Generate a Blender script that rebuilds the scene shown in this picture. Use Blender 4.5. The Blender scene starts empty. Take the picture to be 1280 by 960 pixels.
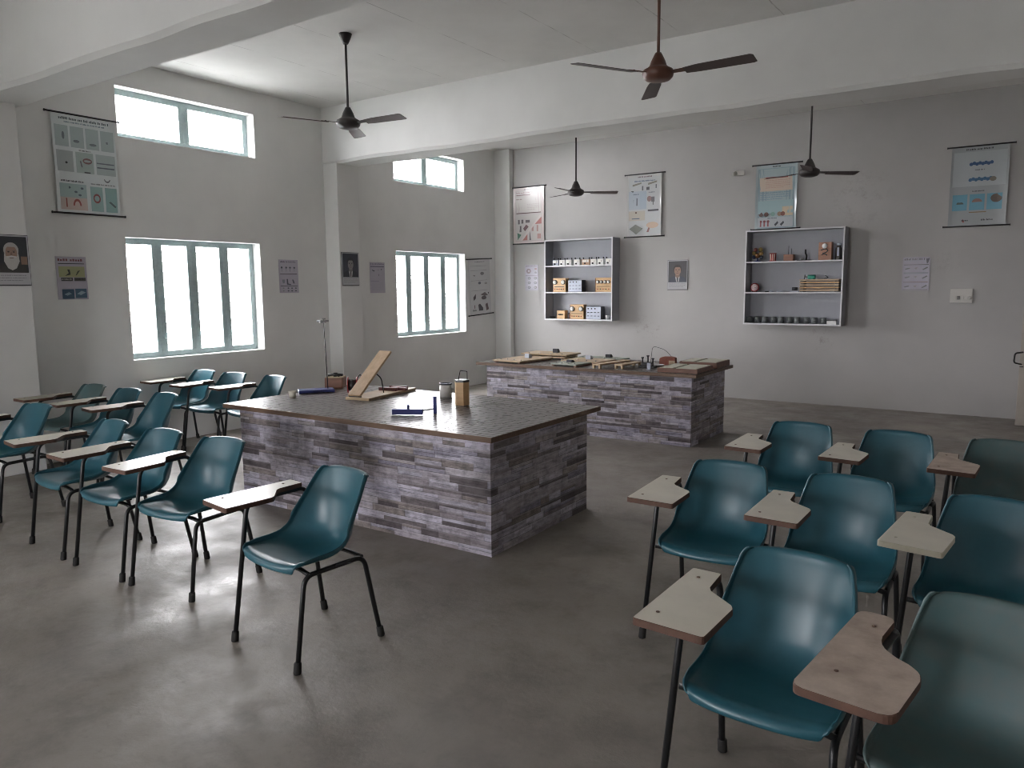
import bpy, bmesh, math, random
from mathutils import Vector, Matrix, noise

# ------------------------------------------------------------------ camera, world, light
scene = bpy.context.scene
COL = scene.collection
PI = math.pi

cam_data = bpy.data.cameras.new('camera')
cam = bpy.data.objects.new('camera', cam_data)
COL.objects.link(cam)
cam_data.sensor_fit = 'HORIZONTAL'
cam_data.sensor_width = 36.0
cam_data.lens = 36.0 * 944.6 / 1280.0
cam_data.clip_start = 0.02
CAM_H = 1.65
PITCH, YAW, ROLL = 0.127834971, 0.595949615, -0.0084420984
fwd = Vector((-math.sin(YAW) * math.cos(PITCH), math.cos(YAW) * math.cos(PITCH), -math.sin(PITCH)))
rgt = Vector((math.cos(YAW), math.sin(YAW), 0))
upv = rgt.cross(fwd)
r2 = rgt * math.cos(ROLL) + upv * math.sin(ROLL)
u2 = -rgt * math.sin(ROLL) + upv * math.cos(ROLL)
cam.matrix_world = Matrix(((r2.x, u2.x, -fwd.x, 0.0), (r2.y, u2.y, -fwd.y, 0.0), (r2.z, u2.z, -fwd.z, CAM_H), (0, 0, 0, 1)))
scene.camera = cam

SKY = 30.0
world = bpy.data.worlds.new('overcast_sky')
scene.world = world
world.use_nodes = True
wbg = world.node_tree.nodes['Background']
wbg.inputs['Color'].default_value = (0.98, 0.965, 1.0, 1)
wbg.inputs['Strength'].default_value = SKY

scene.view_settings.view_transform = 'Standard'
scene.view_settings.look = 'None'
scene.view_settings.gamma = 1.0
scene.view_settings.exposure = 0.48
scene.view_settings.use_curve_mapping = False
try:
    scene.cycles.use_denoising = True
    scene.cycles.denoiser = 'OPENIMAGEDENOISE'
    scene.cycles.filter_width = 1.0
    scene.cycles.max_bounces = 10
    scene.cycles.diffuse_bounces = 6
    scene.cycles.glossy_bounces = 4
    scene.cycles.transparent_max_bounces = 12
    scene.cycles.sample_clamp_indirect = 8.0
    scene.cycles.caustics_reflective = False
    scene.cycles.caustics_refractive = False
except Exception:
    pass


def portal(name, loc, rot, sx, sy):
    """sky portal in an opening: guides the sampling of the sky, gives off no light of its own"""
    ld = bpy.data.lights.new(name, 'AREA')
    ld.shape = 'RECTANGLE'
    ld.size = sx
    ld.size_y = sy
    ld.cycles.is_portal = True
    o = bpy.data.objects.new(name, ld)
    COL.objects.link(o)
    o.location = loc
    o.rotation_euler = rot
    return o


# room dimensions (metres; camera stands above x = 0, y = 0)
XL = -7.69          # inner face of the window wall
YB = 10.95          # inner face of the back wall
XR = 1.05           # right wall
YF = -5.6           # wall behind the camera
ZC = 3.95           # ceiling
ZB = 3.28           # underside of the beams
TW = 0.25           # wall thickness
KB = YB / 10.724    # scale of points measured on the back wall


def bw(x, z):
    return x * KB, CAM_H + (z - CAM_H) * KB


LOW = [(-3.75, -2.10), (0.10, 0.90), (4.30, 5.95), (8.34, 9.99)]  # second bay's vent is narrowed to dim the near beam
for (a, b) in LOW:
    if a != 0.10:
        portal('window_light', (XL - TW - 0.02, (a + b) / 2, 1.555), (0, -PI / 2, 0), 1.27, b - a)
    portal('window_light', (XL - TW - 0.02, (a + b) / 2, 3.44), (0, -PI / 2, 0), 0.50, b - a)
ADDED_DOOR = (-4.9, -3.6)  # unseen doorway, added to light the surfaces that face the camera
portal('added_door_portal', ((ADDED_DOOR[0] + ADDED_DOOR[1]) / 2, YF - TW - 0.02, 1.05), (PI / 2, 0, 0), 1.3, 2.1)


# ------------------------------------------------------------------ helpers
def lin(c):
    def f(v):
        v /= 255.0
        return v / 12.92 if v <= 0.04045 else ((v + 0.055) / 1.055) ** 2.4
    return (f(c[0]), f(c[1]), f(c[2]), 1.0)


_mats = {}


def mat(name, rgb, rough=0.6, metal=0.0, var=0.0, scale=8.0, bump=0.0, coat=0.0, dirt=None):
    """procedural principled material: sRGB colour, noise variation, bump, optional dirt colour"""
    if name in _mats:
        return _mats[name]
    m = bpy.data.materials.new(name)
    m.use_nodes = True
    nt = m.node_tree
    b = nt.nodes['Principled BSDF']
    b.inputs['Roughness'].default_value = rough
    b.inputs['Metallic'].default_value = metal
    b.inputs['Coat Weight'].default_value = coat
    c = lin(rgb)
    b.inputs['Base Color'].default_value = c
    if var > 0 or bump > 0 or dirt:
        tc = nt.nodes.new('ShaderNodeTexCoord')
        nz = nt.nodes.new('ShaderNodeTexNoise')
        nz.inputs['Scale'].default_value = scale
        nz.inputs['Detail'].default_value = 6
        nz.inputs['Roughness'].default_value = 0.65
        nt.links.new(tc.outputs['Object'], nz.inputs['Vector'])
        if var > 0 or dirt:
            rp = nt.nodes.new('ShaderNodeValToRGB')
            rp.color_ramp.elements[0].position = 0.32
            rp.color_ramp.elements[1].position = 0.68
            lo = lin(dirt) if dirt else tuple(v * (1 - var) for v in c[:3]) + (1,)
            hi = tuple(min(1, v * (1 + var)) for v in c[:3]) + (1,)
            rp.color_ramp.elements[0].color = lo
            rp.color_ramp.elements[1].color = hi
            nt.links.new(nz.outputs['Fac'], rp.inputs['Fac'])
            nt.links.new(rp.outputs['Color'], b.inputs['Base Color'])
        if bump > 0:
            bp = nt.nodes.new('ShaderNodeBump')
            bp.inputs['Strength'].default_value = bump
            bp.inputs['Distance'].default_value = 0.01
            nt.links.new(nz.outputs['Fac'], bp.inputs['Height'])
            nt.links.new(bp.outputs['Normal'], b.inputs['Normal'])
    _mats[name] = m
    return m


def ink(rgb, rough=0.45):
    g = sum(rgb) / 3.0
    muted = [0.86 * (0.78 * v + 0.22 * g) for v in rgb]     # print greyed and darkened
    return mat('print_%d_%d_%d' % tuple(rgb), muted, rough)


class NT:
    """tiny node-graph writer"""
    def __init__(self, name):
        self.m = bpy.data.materials.new(name)
        self.m.use_nodes = True
        self.t = self.m.node_tree
        self.b = self.t.nodes['Principled BSDF']

    def n(self, kind, **kw):
        nd = self.t.nodes.new('ShaderNode' + kind)
        for k, v in kw.items():
            setattr(nd, k, v)
        return nd

    def l(self, a, b):
        self.t.links.new(a, b)

    def val(self, sock, v):
        if hasattr(v, 'is_linked') or isinstance(v, bpy.types.NodeSocket):
            self.l(v, sock)
        else:
            sock.default_value = v

    def math(self, op, a, b=0.0, c=0.0):
        nd = self.n('Math', operation=op)
        for s, v in zip(nd.inputs, (a, b, c)):
            self.val(s, v)
        return nd.outputs[0]

    def mix(self, f, a, b, blend='MIX'):
        nd = self.n('MixRGB', blend_type=blend)
        for s, v in zip(nd.inputs, (f, a, b)):
            self.val(s, v)
        return nd.outputs[0]

    def noise(self, vec, scale, detail=5, rough=0.6):
        nd = self.n('TexNoise')
        nd.inputs['Scale'].default_value = scale
        nd.inputs['Detail'].default_value = detail
        nd.inputs['Roughness'].default_value = rough
        self.l(vec, nd.inputs['Vector'])
        return nd.outputs['Fac']

    def ramp(self, f, stops, interp='LINEAR'):
        nd = self.n('ValToRGB')
        cr = nd.color_ramp
        cr.interpolation = interp
        while len(cr.elements) < len(stops):
            cr.elements.new(0.5)
        for e, (p, c) in zip(cr.elements, stops):
            e.position = p
            e.color = c if len(c) == 4 else lin(c)
        self.l(f, nd.inputs['Fac'])
        return nd.outputs['Color']

    def bump(self, h, strength=0.3, dist=0.01):
        nd = self.n('Bump')
        nd.inputs['Strength'].default_value = strength
        nd.inputs['Distance'].default_value = dist
        self.l(h, nd.inputs['Height'])
        self.l(nd.outputs['Normal'], self.b.inputs['Normal'])


def G(v):
    return (v, v, v, 1)


def wall_material(name, rgb, stains=()):
    g = NT(name)
    tc = g.n('TexCoord').outputs['Object']
    big = g.noise(tc, 0.9, 4)
    fine = g.noise(tc, 14.0, 6, 0.7)
    c = lin(rgb)
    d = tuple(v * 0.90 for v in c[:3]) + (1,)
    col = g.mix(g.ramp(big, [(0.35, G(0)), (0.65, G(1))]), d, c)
    spots = g.ramp(fine, [(0.22, G(1)), (0.30, G(0))])
    col = g.mix(g.math('MULTIPLY', spots, 0.25), col, lin((150, 142, 130)))
    for (sx, sy, sz, rad, amt) in stains:
        mp = g.n('Mapping')
        mp.inputs['Location'].default_value = (-sx, -sy, -sz)
        g.l(tc, mp.inputs['Vector'])
        ln = g.n('VectorMath', operation='LENGTH')
        g.l(mp.outputs[0], ln.inputs[0])
        fall = g.math('SUBTRACT', 1.0, g.math('DIVIDE', ln.outputs['Value'], rad))
        fall = g.math('MAXIMUM', fall, 0.0)
        msk = g.ramp(g.noise(tc, 11.0, 6, 0.75), [(0.5, G(0)), (0.62, G(1))])
        col = g.mix(g.math('MULTIPLY', g.math('MULTIPLY', fall, msk), amt), col, lin((120, 112, 105)))
    g.l(col, g.b.inputs['Base Color'])
    g.b.inputs['Roughness'].default_value = 0.75
    g.bump(g.noise(tc, 30.0, 5, 0.7), 0.15, 0.006)
    return g.m


def floor_material():
    g = NT('polished_concrete')
    tc = g.n('TexCoord').outputs['Object']
    a = g.noise(tc, 0.7, 6, 0.6)
    b = g.noise(tc, 3.2, 8, 0.7)
    f = g.noise(tc, 26.0, 6, 0.7)
    col = g.ramp(a, [(0.3, (112, 106, 100)), (0.52, (134, 128, 121)), (0.72, (150, 143, 135))])
    col = g.mix(g.math('MULTIPLY', g.ramp(b, [(0.36, G(1)), (0.52, G(0))]), 0.38), col, lin((84, 80, 75)))
    col = g.mix(g.math('MULTIPLY', g.ramp(f, [(0.3, G(1)), (0.42, G(0))]), 0.22), col, lin((74, 70, 66)))
    g.l(col, g.b.inputs['Base Color'])
    rr = g.ramp(g.noise(tc, 2.1, 7, 0.7), [(0.35, G(0.36)), (0.6, G(0.62))])
    g.l(rr, g.b.inputs['Roughness'])
    g.b.inputs['Specular IOR Level'].default_value = 0.5
    g.bump(g.math('ADD', g.noise(tc, 9.0, 6, 0.65), g.math('MULTIPLY', f, 0.3)), 0.18, 0.02)
    return g.m


def ceiling_material():
    g = NT('painted_slab')
    tc = g.n('TexCoord').outputs['Object']
    sp = g.n('SeparateXYZ')
    g.l(tc, sp.inputs[0])
    wob = g.math('MULTIPLY', g.noise(tc, 2.0, 4), 0.03)
    fx = g.math('FRACT', g.math('DIVIDE', g.math('ADD', g.math('ADD', sp.outputs['X'], 20.0 - 0.12), wob), 0.9))
    line = g.math('LESS_THAN', fx, 0.012)
    line = g.math('MULTIPLY', line, g.ramp(g.noise(tc, 3.0, 4), [(0.45, G(0)), (0.6, G(1))]))
    col = g.mix(g.ramp(g.noise(tc, 0.8, 5), [(0.35, G(0)), (0.65, G(1))]), lin((208, 207, 204)), lin((222, 221, 218)))
    col = g.mix(g.math('MULTIPLY', line, 0.45), col, lin((120, 115, 110)))
    chip = g.ramp(g.noise(tc, 5.0, 5, 0.75), [(0.24, G(1)), (0.29, G(0))])
    col = g.mix(g.math('MULTIPLY', chip, 0.5), col, lin((110, 106, 100)))
    g.l(col, g.b.inputs['Base Color'])
    g.b.inputs['Roughness'].default_value = 0.8
    g.bump(g.noise(tc, 18.0, 5), 0.15, 0.01)
    return g.m


def stone_material(name):
    """stacked ledger-stone wallpaper, laid out on a UV map given in metres"""
    g = NT(name)
    uv = g.n('UVMap', uv_map='UVMap').outputs[0]
    sp = g.n('SeparateXYZ')
    g.l(uv, sp.inputs[0])
    u, v = sp.outputs['X'], sp.outputs['Y']
    H = 0.050
    vr = g.math('DIVIDE', v, H)
    row = g.math('FLOOR', vr)
    w1 = g.n('TexWhiteNoise', noise_dimensions='1D')
    g.l(row, w1.inputs['W'])
    rw = w1.outputs['Value']
    wid = g.math('ADD', g.math('MULTIPLY', rw, 0.32), 0.36)
    ux = g.math('ADD', g.math('DIVIDE', u, wid), g.math('MULTIPLY', rw, 17.3))
    cell = g.math('FLOOR', ux)
    # every second stone is cut short so that lengths differ within a row
    cv = g.n('CombineXYZ')
    g.l(cell, cv.inputs[0])
    g.l(row, cv.inputs[1])
    w2 = g.n('TexWhiteNoise', noise_dimensions='2D')
    g.l(cv.outputs[0], w2.inputs['Vector'])
    cut = g.math('ADD', g.math('MULTIPLY', w2.outputs['Value'], 0.45), 0.3)
    fu = g.math('FRACT', ux)
    second = g.math('GREATER_THAN', fu, cut)
    cv2 = g.n('CombineXYZ')
    g.l(g.math('ADD', g.math('MULTIPLY', cell, 2.0), second), cv2.inputs[0])
    g.l(row, cv2.inputs[1])
    fv = g.math('FRACT', vr)
    w4 = g.n('TexWhiteNoise', noise_dimensions='2D')
    cv4 = g.n('CombineXYZ')
    g.l(g.math('ADD', g.math('MULTIPLY', cell, 2.0), second), cv4.inputs[0])
    g.l(g.math('ADD', row, 0.37), cv4.inputs[1])
    g.l(cv4.outputs[0], w4.inputs['Vector'])
    halved = g.math('GREATER_THAN', w4.outputs['Value'], 0.5)
    g.l(g.math('ADD', 3.1, g.math('MULTIPLY', halved, g.math('GREATER_THAN', fv, 0.55))), cv2.inputs[2])
    w3 = g.n('TexWhiteNoise', noise_dimensions='3D')
    g.l(cv2.outputs[0], w3.inputs['Vector'])
    tone = w3.outputs['Value']
    col = g.ramp(tone, [(0.0, (88, 80, 84)), (0.14, (128, 119, 122)), (0.30, (178, 170, 178)), (0.48, (196, 191, 206)),
                        (0.62, (150, 146, 164)), (0.76, (216, 212, 226)), (0.88, (170, 160, 156)), (1.0, (140, 130, 128))])
    mp = g.n('Mapping')
    mp.inputs['Scale'].default_value = (7.0, 52.0, 1.0)
    g.l(uv, mp.inputs['Vector'])
    mot = g.noise(mp.outputs[0], 1.0, 6, 0.7)
    col = g.mix(0.85, col, g.ramp(mot, [(0.30, G(0.36)), (0.58, G(1.0))]), 'MULTIPLY')
    blotch = g.noise(uv, 13.0, 6, 0.7)
    col = g.mix(0.9, col, g.ramp(blotch, [(0.36, G(0.5)), (0.56, G(1.0))]), 'MULTIPLY')
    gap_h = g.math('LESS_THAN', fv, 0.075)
    gap_u = g.math('MULTIPLY', g.math('LESS_THAN', g.math('ABSOLUTE', g.math('SUBTRACT', fu, cut)), 0.012), 1.0)
    gap_e = g.math('LESS_THAN', fu, 0.015)
    gap_m = g.math('MULTIPLY', halved, g.math('LESS_THAN', g.math('ABSOLUTE', g.math('SUBTRACT', fv, 0.57)), 0.035))
    gap = g.math('MAXIMUM', g.math('MAXIMUM', gap_h, g.math('MULTIPLY', g.math('MAXIMUM', gap_u, gap_e), 0.6)), gap_m)
    drop = g.math('GREATER_THAN', tone, 0.22)
    gap = g.math('MULTIPLY', gap, g.math('ADD', 0.12, g.math('MULTIPLY', g.math('GREATER_THAN', tone, 0.55), 0.5)))
    col = g.mix(gap, col, lin((52, 47, 50)))
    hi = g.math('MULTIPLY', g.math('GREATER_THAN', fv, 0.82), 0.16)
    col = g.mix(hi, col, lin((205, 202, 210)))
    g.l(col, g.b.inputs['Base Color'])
    g.b.inputs['Roughness'].default_value = 0.5
    return g.m


def worktop_material(name):
    g = NT(name)
    tc = g.n('TexCoord').outputs['Object']
    br = g.n('TexBrick')
    br.offset = 0.37
    br.offset_frequency = 2
    br.inputs['Scale'].default_value = 1.0
    br.inputs['Brick Width'].default_value = 0.22
    br.inputs['Row Height'].default_value = 0.055
    br.inputs['Mortar Size'].default_value = 0.0055
    br.inputs['Mortar Smooth'].default_value = 0.4
    br.inputs['Color1'].default_value = lin((108, 101, 97))
    br.inputs['Color2'].default_value = lin((88, 82, 80))
    br.inputs['Mortar'].default_value = lin((66, 61, 58))
    g.l(tc, br.inputs['Vector'])
    nz = g.noise(tc, 6.0, 6, 0.7)
    col = g.mix(0.35, br.outputs['Color'], g.ramp(nz, [(0.3, G(0.62)), (0.7, G(1.0))]), 'MULTIPLY')
    g.l(col, g.b.inputs['Base Color'])
    rg = g.ramp(g.noise(tc, 3.0, 5), [(0.35, G(0.27)), (0.65, G(0.32))])
    g.l(g.mix(br.outputs['Fac'], rg, G(0.75)), g.b.inputs['Roughness'])
    g.bump(g.math('ADD', g.math('MULTIPLY', br.outputs['Fac'], -1.0), g.math('MULTIPLY', nz, 0.05)), 0.6, 0.006)
    return g.m


def wood_material(name, c1, c2, scale=6.0, rough=0.5, axis=0):
    if name in _mats:
        return _mats[name]
    g = NT(name)
    tc = g.n('TexCoord').outputs['Object']
    mp = g.n('Mapping')
    s = [scale * 4] * 3
    s[axis] = scale * 0.5
    mp.inputs['Scale'].default_value = s
    g.l(tc, mp.inputs['Vector'])
    f = g.noise(mp.outputs[0], 1.0, 6, 0.65)
    g.l(g.ramp(f, [(0.3, c1), (0.7, c2)]), g.b.inputs['Base Color'])
    g.b.inputs['Roughness'].default_value = rough
    _mats[name] = g.m
    return g.m


def glass_material():
    g = NT('window_glass')
    tr = g.n('BsdfTransparent')
    gl = g.n('BsdfGlossy')
    gl.inputs['Roughness'].default_value = 0.05
    mx = g.n('MixShader')
    mx.inputs[0].default_value = 0.06
    g.l(tr.outputs[0], mx.inputs[1])
    g.l(gl.outputs[0], mx.inputs[2])
    g.l(mx.outputs[0], g.t.nodes['Material Output'].inputs['Surface'])
    return g.m


# ---- mesh building
class MB:
    def __init__(self):
        self.bm = bmesh.new()
        self.mats = []

    def mi(self, m):
        if m is None:
            return 0
        if m not in self.mats:
            self.mats.append(m)
        return self.mats.index(m)

    def _set(self, faces, m, smooth=False):
        i = self.mi(m)
        for f in faces:
            f.material_index = i
            f.smooth = smooth

    def box(self, x0, x1, y0, y1, z0, z1, m=None, M=None, bev=0.0):
        vs = [self.bm.verts.new((x, y, z)) for x in (x0, x1) for y in (y0, y1) for z in (z0, z1)]
        idx = [(0, 1, 3, 2), (4, 6, 7, 5), (0, 4, 5, 1), (2, 3, 7, 6), (0, 2, 6, 4), (1, 5, 7, 3)]
        fs = [self.bm.faces.new([vs[i] for i in q]) for q in idx]
        self._set(fs, m)
        if bev > 0:
            es = list({e for f in fs for e in f.edges})
            r = bmesh.ops.bevel(self.bm, geom=es, offset=bev, segments=2, profile=0.5, affect='EDGES')
            self._set(r['faces'], m)
            vs = list({v for f in r['faces'] for v in f.verts} | {v for v in vs if v.is_valid})
        if M is not None:
            bmesh.ops.transform(self.bm, matrix=M, verts=[v for v in vs if v.is_valid])
        return vs

    def prism(self, pts, z0, z1, m=None, M=None, side=None, bev=0.0):
        """pts: 2D outline (x, y), extruded z0..z1; side = material of the rim"""
        lo = [self.bm.verts.new((x, y, z0)) for x, y in pts]
        hi = [self.bm.verts.new((x, y, z1)) for x, y in pts]
        n = len(pts)
        caps = [self.bm.faces.new(hi), self.bm.faces.new(lo[::-1])]
        rim = [self.bm.faces.new((lo[i], lo[(i + 1) % n], hi[(i + 1) % n], hi[i])) for i in range(n)]
        self._set(caps, m)
        self._set(rim, side or m)
        if bev > 0:
            es = [e for e in caps[0].edges]
            r = bmesh.ops.bevel(self.bm, geom=es, offset=bev, segments=1, affect='EDGES')
            self._set(r['faces'], side or m)
        if M is not None:
            vs = list({v for f in caps + rim if f.is_valid for v in f.verts})
            bmesh.ops.transform(self.bm, matrix=M, verts=vs)

    def tube(self, pts, r, m=None, seg=10, caps=True, radii=None):
        pts = [Vector(p) for p in pts]
        n = len(pts)
        tan = []
        for i in range(n):
            a = pts[max(i - 1, 0)]
            b = pts[min(i + 1, n - 1)]
            tan.append((b - a).normalized())
        ref = Vector((0, 0, 1)) if abs(tan[0].z) < 0.9 else Vector((1, 0, 0))
        nrm = (ref - tan[0] * ref.dot(tan[0])).normalized()
        rings = []
        for i in range(n):
            nrm = (nrm - tan[i] * nrm.dot(tan[i])).normalized()
            bi = tan[i].cross(nrm)
            rr = radii[i] if radii else r
            rings.append([self.bm.verts.new(pts[i] + (nrm * math.cos(2 * PI * k / seg) + bi * math.sin(2 * PI * k / seg)) * rr) for k in range(seg)])
        fs = []
        for i in range(n - 1):
            for k in range(seg):
                k2 = (k + 1) % seg
                fs.append(self.bm.faces.new((rings[i][k], rings[i][k2], rings[i + 1][k2], rings[i + 1][k])))
        self._set(fs, m, True)
        if caps:
            self._set([self.bm.faces.new(rings[0][::-1]), self.bm.faces.new(rings[-1])], m)
        return [v for q in rings for v in q]

    def lathe(self, prof, m=None, seg=24, c=(0, 0, 0), M=None):
        """prof: list of (radius, z)"""
        rings = []
        allv = []
        for (r, z) in prof:
            if r < 1e-6:
                v = [self.bm.verts.new((c[0], c[1], c[2] + z))]
            else:
                v = [self.bm.verts.new((c[0] + r * math.cos(2 * PI * k / seg), c[1] + r * math.sin(2 * PI * k / seg), c[2] + z)) for k in range(seg)]
            rings.append(v)
            allv += v
        fs = []
        for a, b in zip(rings, rings[1:]):
            for k in range(seg):
                k2 = (k + 1) % seg
                q = []
                for v in ((a[k] if len(a) > 1 else a[0]), (a[k2] if len(a) > 1 else a[0]), (b[k2] if len(b) > 1 else b[0]), (b[k] if len(b) > 1 else b[0])):
                    if v not in q:
                        q.append(v)
                if len(q) > 2:
                    fs.append(self.bm.faces.new(q))
        self._set(fs, m, True)
        for ring in (rings[0], rings[-1]):
            if len(ring) > 2:
                f = self.bm.faces.new(ring)
                self._set([f], m)
        if M is not None:
            bmesh.ops.transform(self.bm, matrix=M, verts=allv)

    def sphere(self, c, r, m=None, sc=(1, 1, 1), u=16, v=10):
        M = Matrix.Translation(c) @ Matrix.Diagonal((r * sc[0], r * sc[1], r * sc[2], 1))
        q = bmesh.ops.create_uvsphere(self.bm, u_segments=u, v_segments=v, radius=1.0, matrix=M)
        self._set(list({f for w in q['verts'] for f in w.link_faces}), m, True)

    def mesh(self, name, m=None):
        if name != 'sheet':
            bmesh.ops.recalc_face_normals(self.bm, faces=self.bm.faces[:])
        me = bpy.data.meshes.new(name)
        self.bm.to_mesh(me)
        self.bm.free()
        for k in (self.mats or ([m] if m else [])):
            me.materials.append(k)
        return me

    def build(self, name, m=None, parent=None):
        o = bpy.data.objects.new(name, self.mesh(name, m))
        COL.objects.link(o)
        if parent:
            o.parent = parent
        return o


def sharp_smooth(me, ang=0.6):
    for p in me.polygons:
        p.use_smooth = True
    try:
        me.set_sharp_from_angle(angle=ang)
    except Exception:
        pass


def fillet(pts, r, n=6):
    pts = [Vector(p) for p in pts]
    out = [pts[0]]
    for i in range(1, len(pts) - 1):
        p, a, b = pts[i], pts[i - 1], pts[i + 1]
        da, db = (a - p).normalized(), (b - p).normalized()
        ra = min(r, (a - p).length * 0.48, (b - p).length * 0.48)
        s, e = p + da * ra, p + db * ra
        for k in range(n + 1):
            t = k / n
            out.append(s * (1 - t) ** 2 + p * 2 * t * (1 - t) + e * t * t)
    out.append(pts[-1])
    return out


def tag(o, label=None, cat=None, group=None, kind=None):
    if label:
        o['label'] = label
    if cat:
        o['category'] = cat
    if group:
        o['group'] = group
    if kind:
        o['kind'] = kind
    return o


def thing(name, label, cat, loc=(0, 0, 0), rz=0.0, group=None):
    o = bpy.data.objects.new(name, None)
    o.empty_display_size = 0.05
    COL.objects.link(o)
    o.location = loc
    o.rotation_euler = (0, 0, rz)
    return tag(o, label, cat, group)


def put(name, me, parent=None):
    o = bpy.data.objects.new(name, me)
    COL.objects.link(o)
    if parent:
        o.parent = parent
    return o


# ------------------------------------------------------------------ the room
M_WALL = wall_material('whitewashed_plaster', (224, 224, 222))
M_WALLB = wall_material('whitewashed_plaster_dimmed_stained', (175, 173, 171), stains=[
    (-4.95, YB, 1.02, 0.20, 0.7), (-4.75, YB, 0.95, 0.16, 0.6), (-2.30, YB, 0.93, 0.22, 0.6),
    (-1.9, YB, 2.75, 0.5, 0.35), (-0.9, YB, 1.9, 0.3, 0.2)])  # base tone darkened to imitate weaker light; the smudges are stains
M_WALLR = wall_material('bounce_toned_plaster', (158, 155, 151))  # unseen right wall, its tone invented to control bounced light
M_CEIL = ceiling_material()
M_FLOOR = floor_material()

b = MB()
b.box(XL - TW, XR + TW, YF - TW, YB + TW, -0.12, 0.0)
tag(b.build('floor', M_FLOOR), kind='structure')
b = MB()
b.box(XL - TW, XR + TW, YF - TW, YB + TW, ZC, ZC + 0.15)
tag(b.build('ceiling', M_CEIL), kind='structure')
b = MB()
b.box(XL - 30, XR + 30, YF - 30, YB + 30, -0.42, -0.32)
tag(b.build('ground', mat('pale_bounce_ground', (206, 208, 206), 0.9, var=0.1, scale=0.6)), kind='structure')  # unseen ground, made pale to bounce light up to the ceiling

# window wall: a vent in every bay, low windows in all but one
b = MB()
Z1, Z2, Z3, Z4 = 0.92, 2.19, 3.19, 3.69
ys = [YF - TW]
for (a, c) in LOW:
    ys += [a, c]
ys.append(YB + TW)
for i in range(len(ys) - 1):
    if i % 2 == 0:
        b.box(XL - TW, XL, ys[i], ys[i + 1], 0, ZC)
    else:
        for (z0, z1) in (((0, Z1), (Z2, Z3), (Z4, ZC)) if i != 3 else ((0, Z3), (Z4, ZC))):
            b.box(XL - TW, XL, ys[i], ys[i + 1], z0, z1)
tag(b.build('wall_left', M_WALL), kind='structure')
b = MB()
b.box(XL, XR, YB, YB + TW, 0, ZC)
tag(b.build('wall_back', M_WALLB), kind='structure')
b = MB()
b.box(XR, XR + TW, YF - TW, YB + TW, 0, ZC)
tag(b.build('wall_right', M_WALLR), kind='structure')
b = MB()
b.box(XL, ADDED_DOOR[0], YF - TW, YF, 0, ZC)
b.box(ADDED_DOOR[1], XR, YF - TW, YF, 0, ZC)
b.box(ADDED_DOOR[0], ADDED_DOOR[1], YF - TW, YF, 2.1, ZC)
tag(b.build('wall_front', M_WALL), kind='structure')


# beams with a slightly uneven cast edge, and the pilasters they rest on
def beam(name, y0, y1, zb, x0, x1, amp):
    m = MB()
    n = 70
    rows = []
    for i in range(n + 1):
        x = x0 + (x1 - x0) * i / n
        w = [noise.noise(Vector((x * 1.7, k * 9.1 + y0, 0.3))) * amp for k in range(4)]
        rows.append([m.bm.verts.new(q) for q in (
            (x, y0, ZC), (x, y0 + w[0] * 0.4, zb + 0.035 + w[1]), (x, y0 + 0.03 + w[0], zb + w[1] * 0.8),
            (x, y1 - 0.02 + w[2] * 0.5, zb + w[3] * 0.5), (x, y1, zb + 0.02), (x, y1, ZC))])
    for i in range(n):
        for k in range(5):
            f = m.bm.faces.new((rows[i][k], rows[i + 1][k], rows[i + 1][k + 1], rows[i][k + 1]))
    m.bm.faces.new(rows[0])
    m.bm.faces.new(rows[-1])
    return tag(m.build(name, M_WALL), kind='structure')


beam('trim_1', 2.98, 3.36, ZB, XL, XR, 0.014)
beam('trim_2', 7.0, 7.42, 3.245, XL, XR, 0.022)
for k, (x0, x1, y0, y1, zt) in enumerate(((XL, -7.46, 2.9, 3.27, ZB), (XL, -7.44, 7.0, 7.38, 3.25), (XL, -7.37, 10.84, YB, ZC))):
    b = MB()
    b.box(x0, x1, y0, y1, 0, zt, bev=0.006)
    tag(b.build('trim_%d' % (3 + k), M_WALL), kind='structure')

# windows
M_FRAME = mat('grey_green_steel_paint', (150, 166, 166), 0.5, var=0.12, scale=20)
M_GLASS = glass_material()


def window(n, y0, y1, z0, z1, low):
    w = thing('window_%d' % n, None, None, (XL - 0.16, (y0 + y1) / 2, z0))
    w['kind'] = 'structure'
    h, hw = z1 - z0, (y1 - y0) / 2
    f = MB()
    t = 0.06
    for (a, c, e, g) in ((-hw, hw, 0, t), (-hw, hw, h - t, h), (-hw, -hw + t, t, h - t), (hw - t, hw, t, h - t)):
        f.box(-0.025, 0.025, a, c, e, g)
    f.build('frame', M_FRAME, w)
    cuts = [-hw + (y1 - y0) * k / 4 for k in (1, 2, 3)] if low else [0.0]
    for c in cuts:
        q = MB()
        q.box(-0.028, 0.028, c - 0.058, c + 0.058, t, h - t)
        q.box(-0.03, 0.03, c - 0.008, c + 0.008, t, h - t)
        mo = q.build('mullion', M_FRAME, w)
        hb = MB()
        hb.tube(fillet([(0.02, c + 0.03, h * 0.16), (0.06, c + 0.035, h * 0.16), (0.06, c + 0.035, h * 0.16 + 0.05)], 0.01), 0.006)
        hb.build('stay', M_FRAME, mo)
    if low:
        for k in range(10):
            zz = h - 0.13 - 0.112 * k
            q = MB()
            q.tube([(-0.035, -hw + 0.02, zz), (-0.035, hw - 0.02, zz)], 0.005, seg=6)
            q.build('guard_bar', M_FRAME, w)
    g = MB()
    edges = [-hw + t] + cuts + [hw - t]
    for a, c in zip(edges, edges[1:]):
        g.box(-0.003, 0.003, a, c, t, h - t)
    g.build('pane', M_GLASS, w)


for k, (a, c) in enumerate(LOW):
    if k != 1:
        window(2 * k + 1, a, c, Z1, Z2, True)
    window(2 * k + 2, a, c, Z3, Z4, False)

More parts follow.
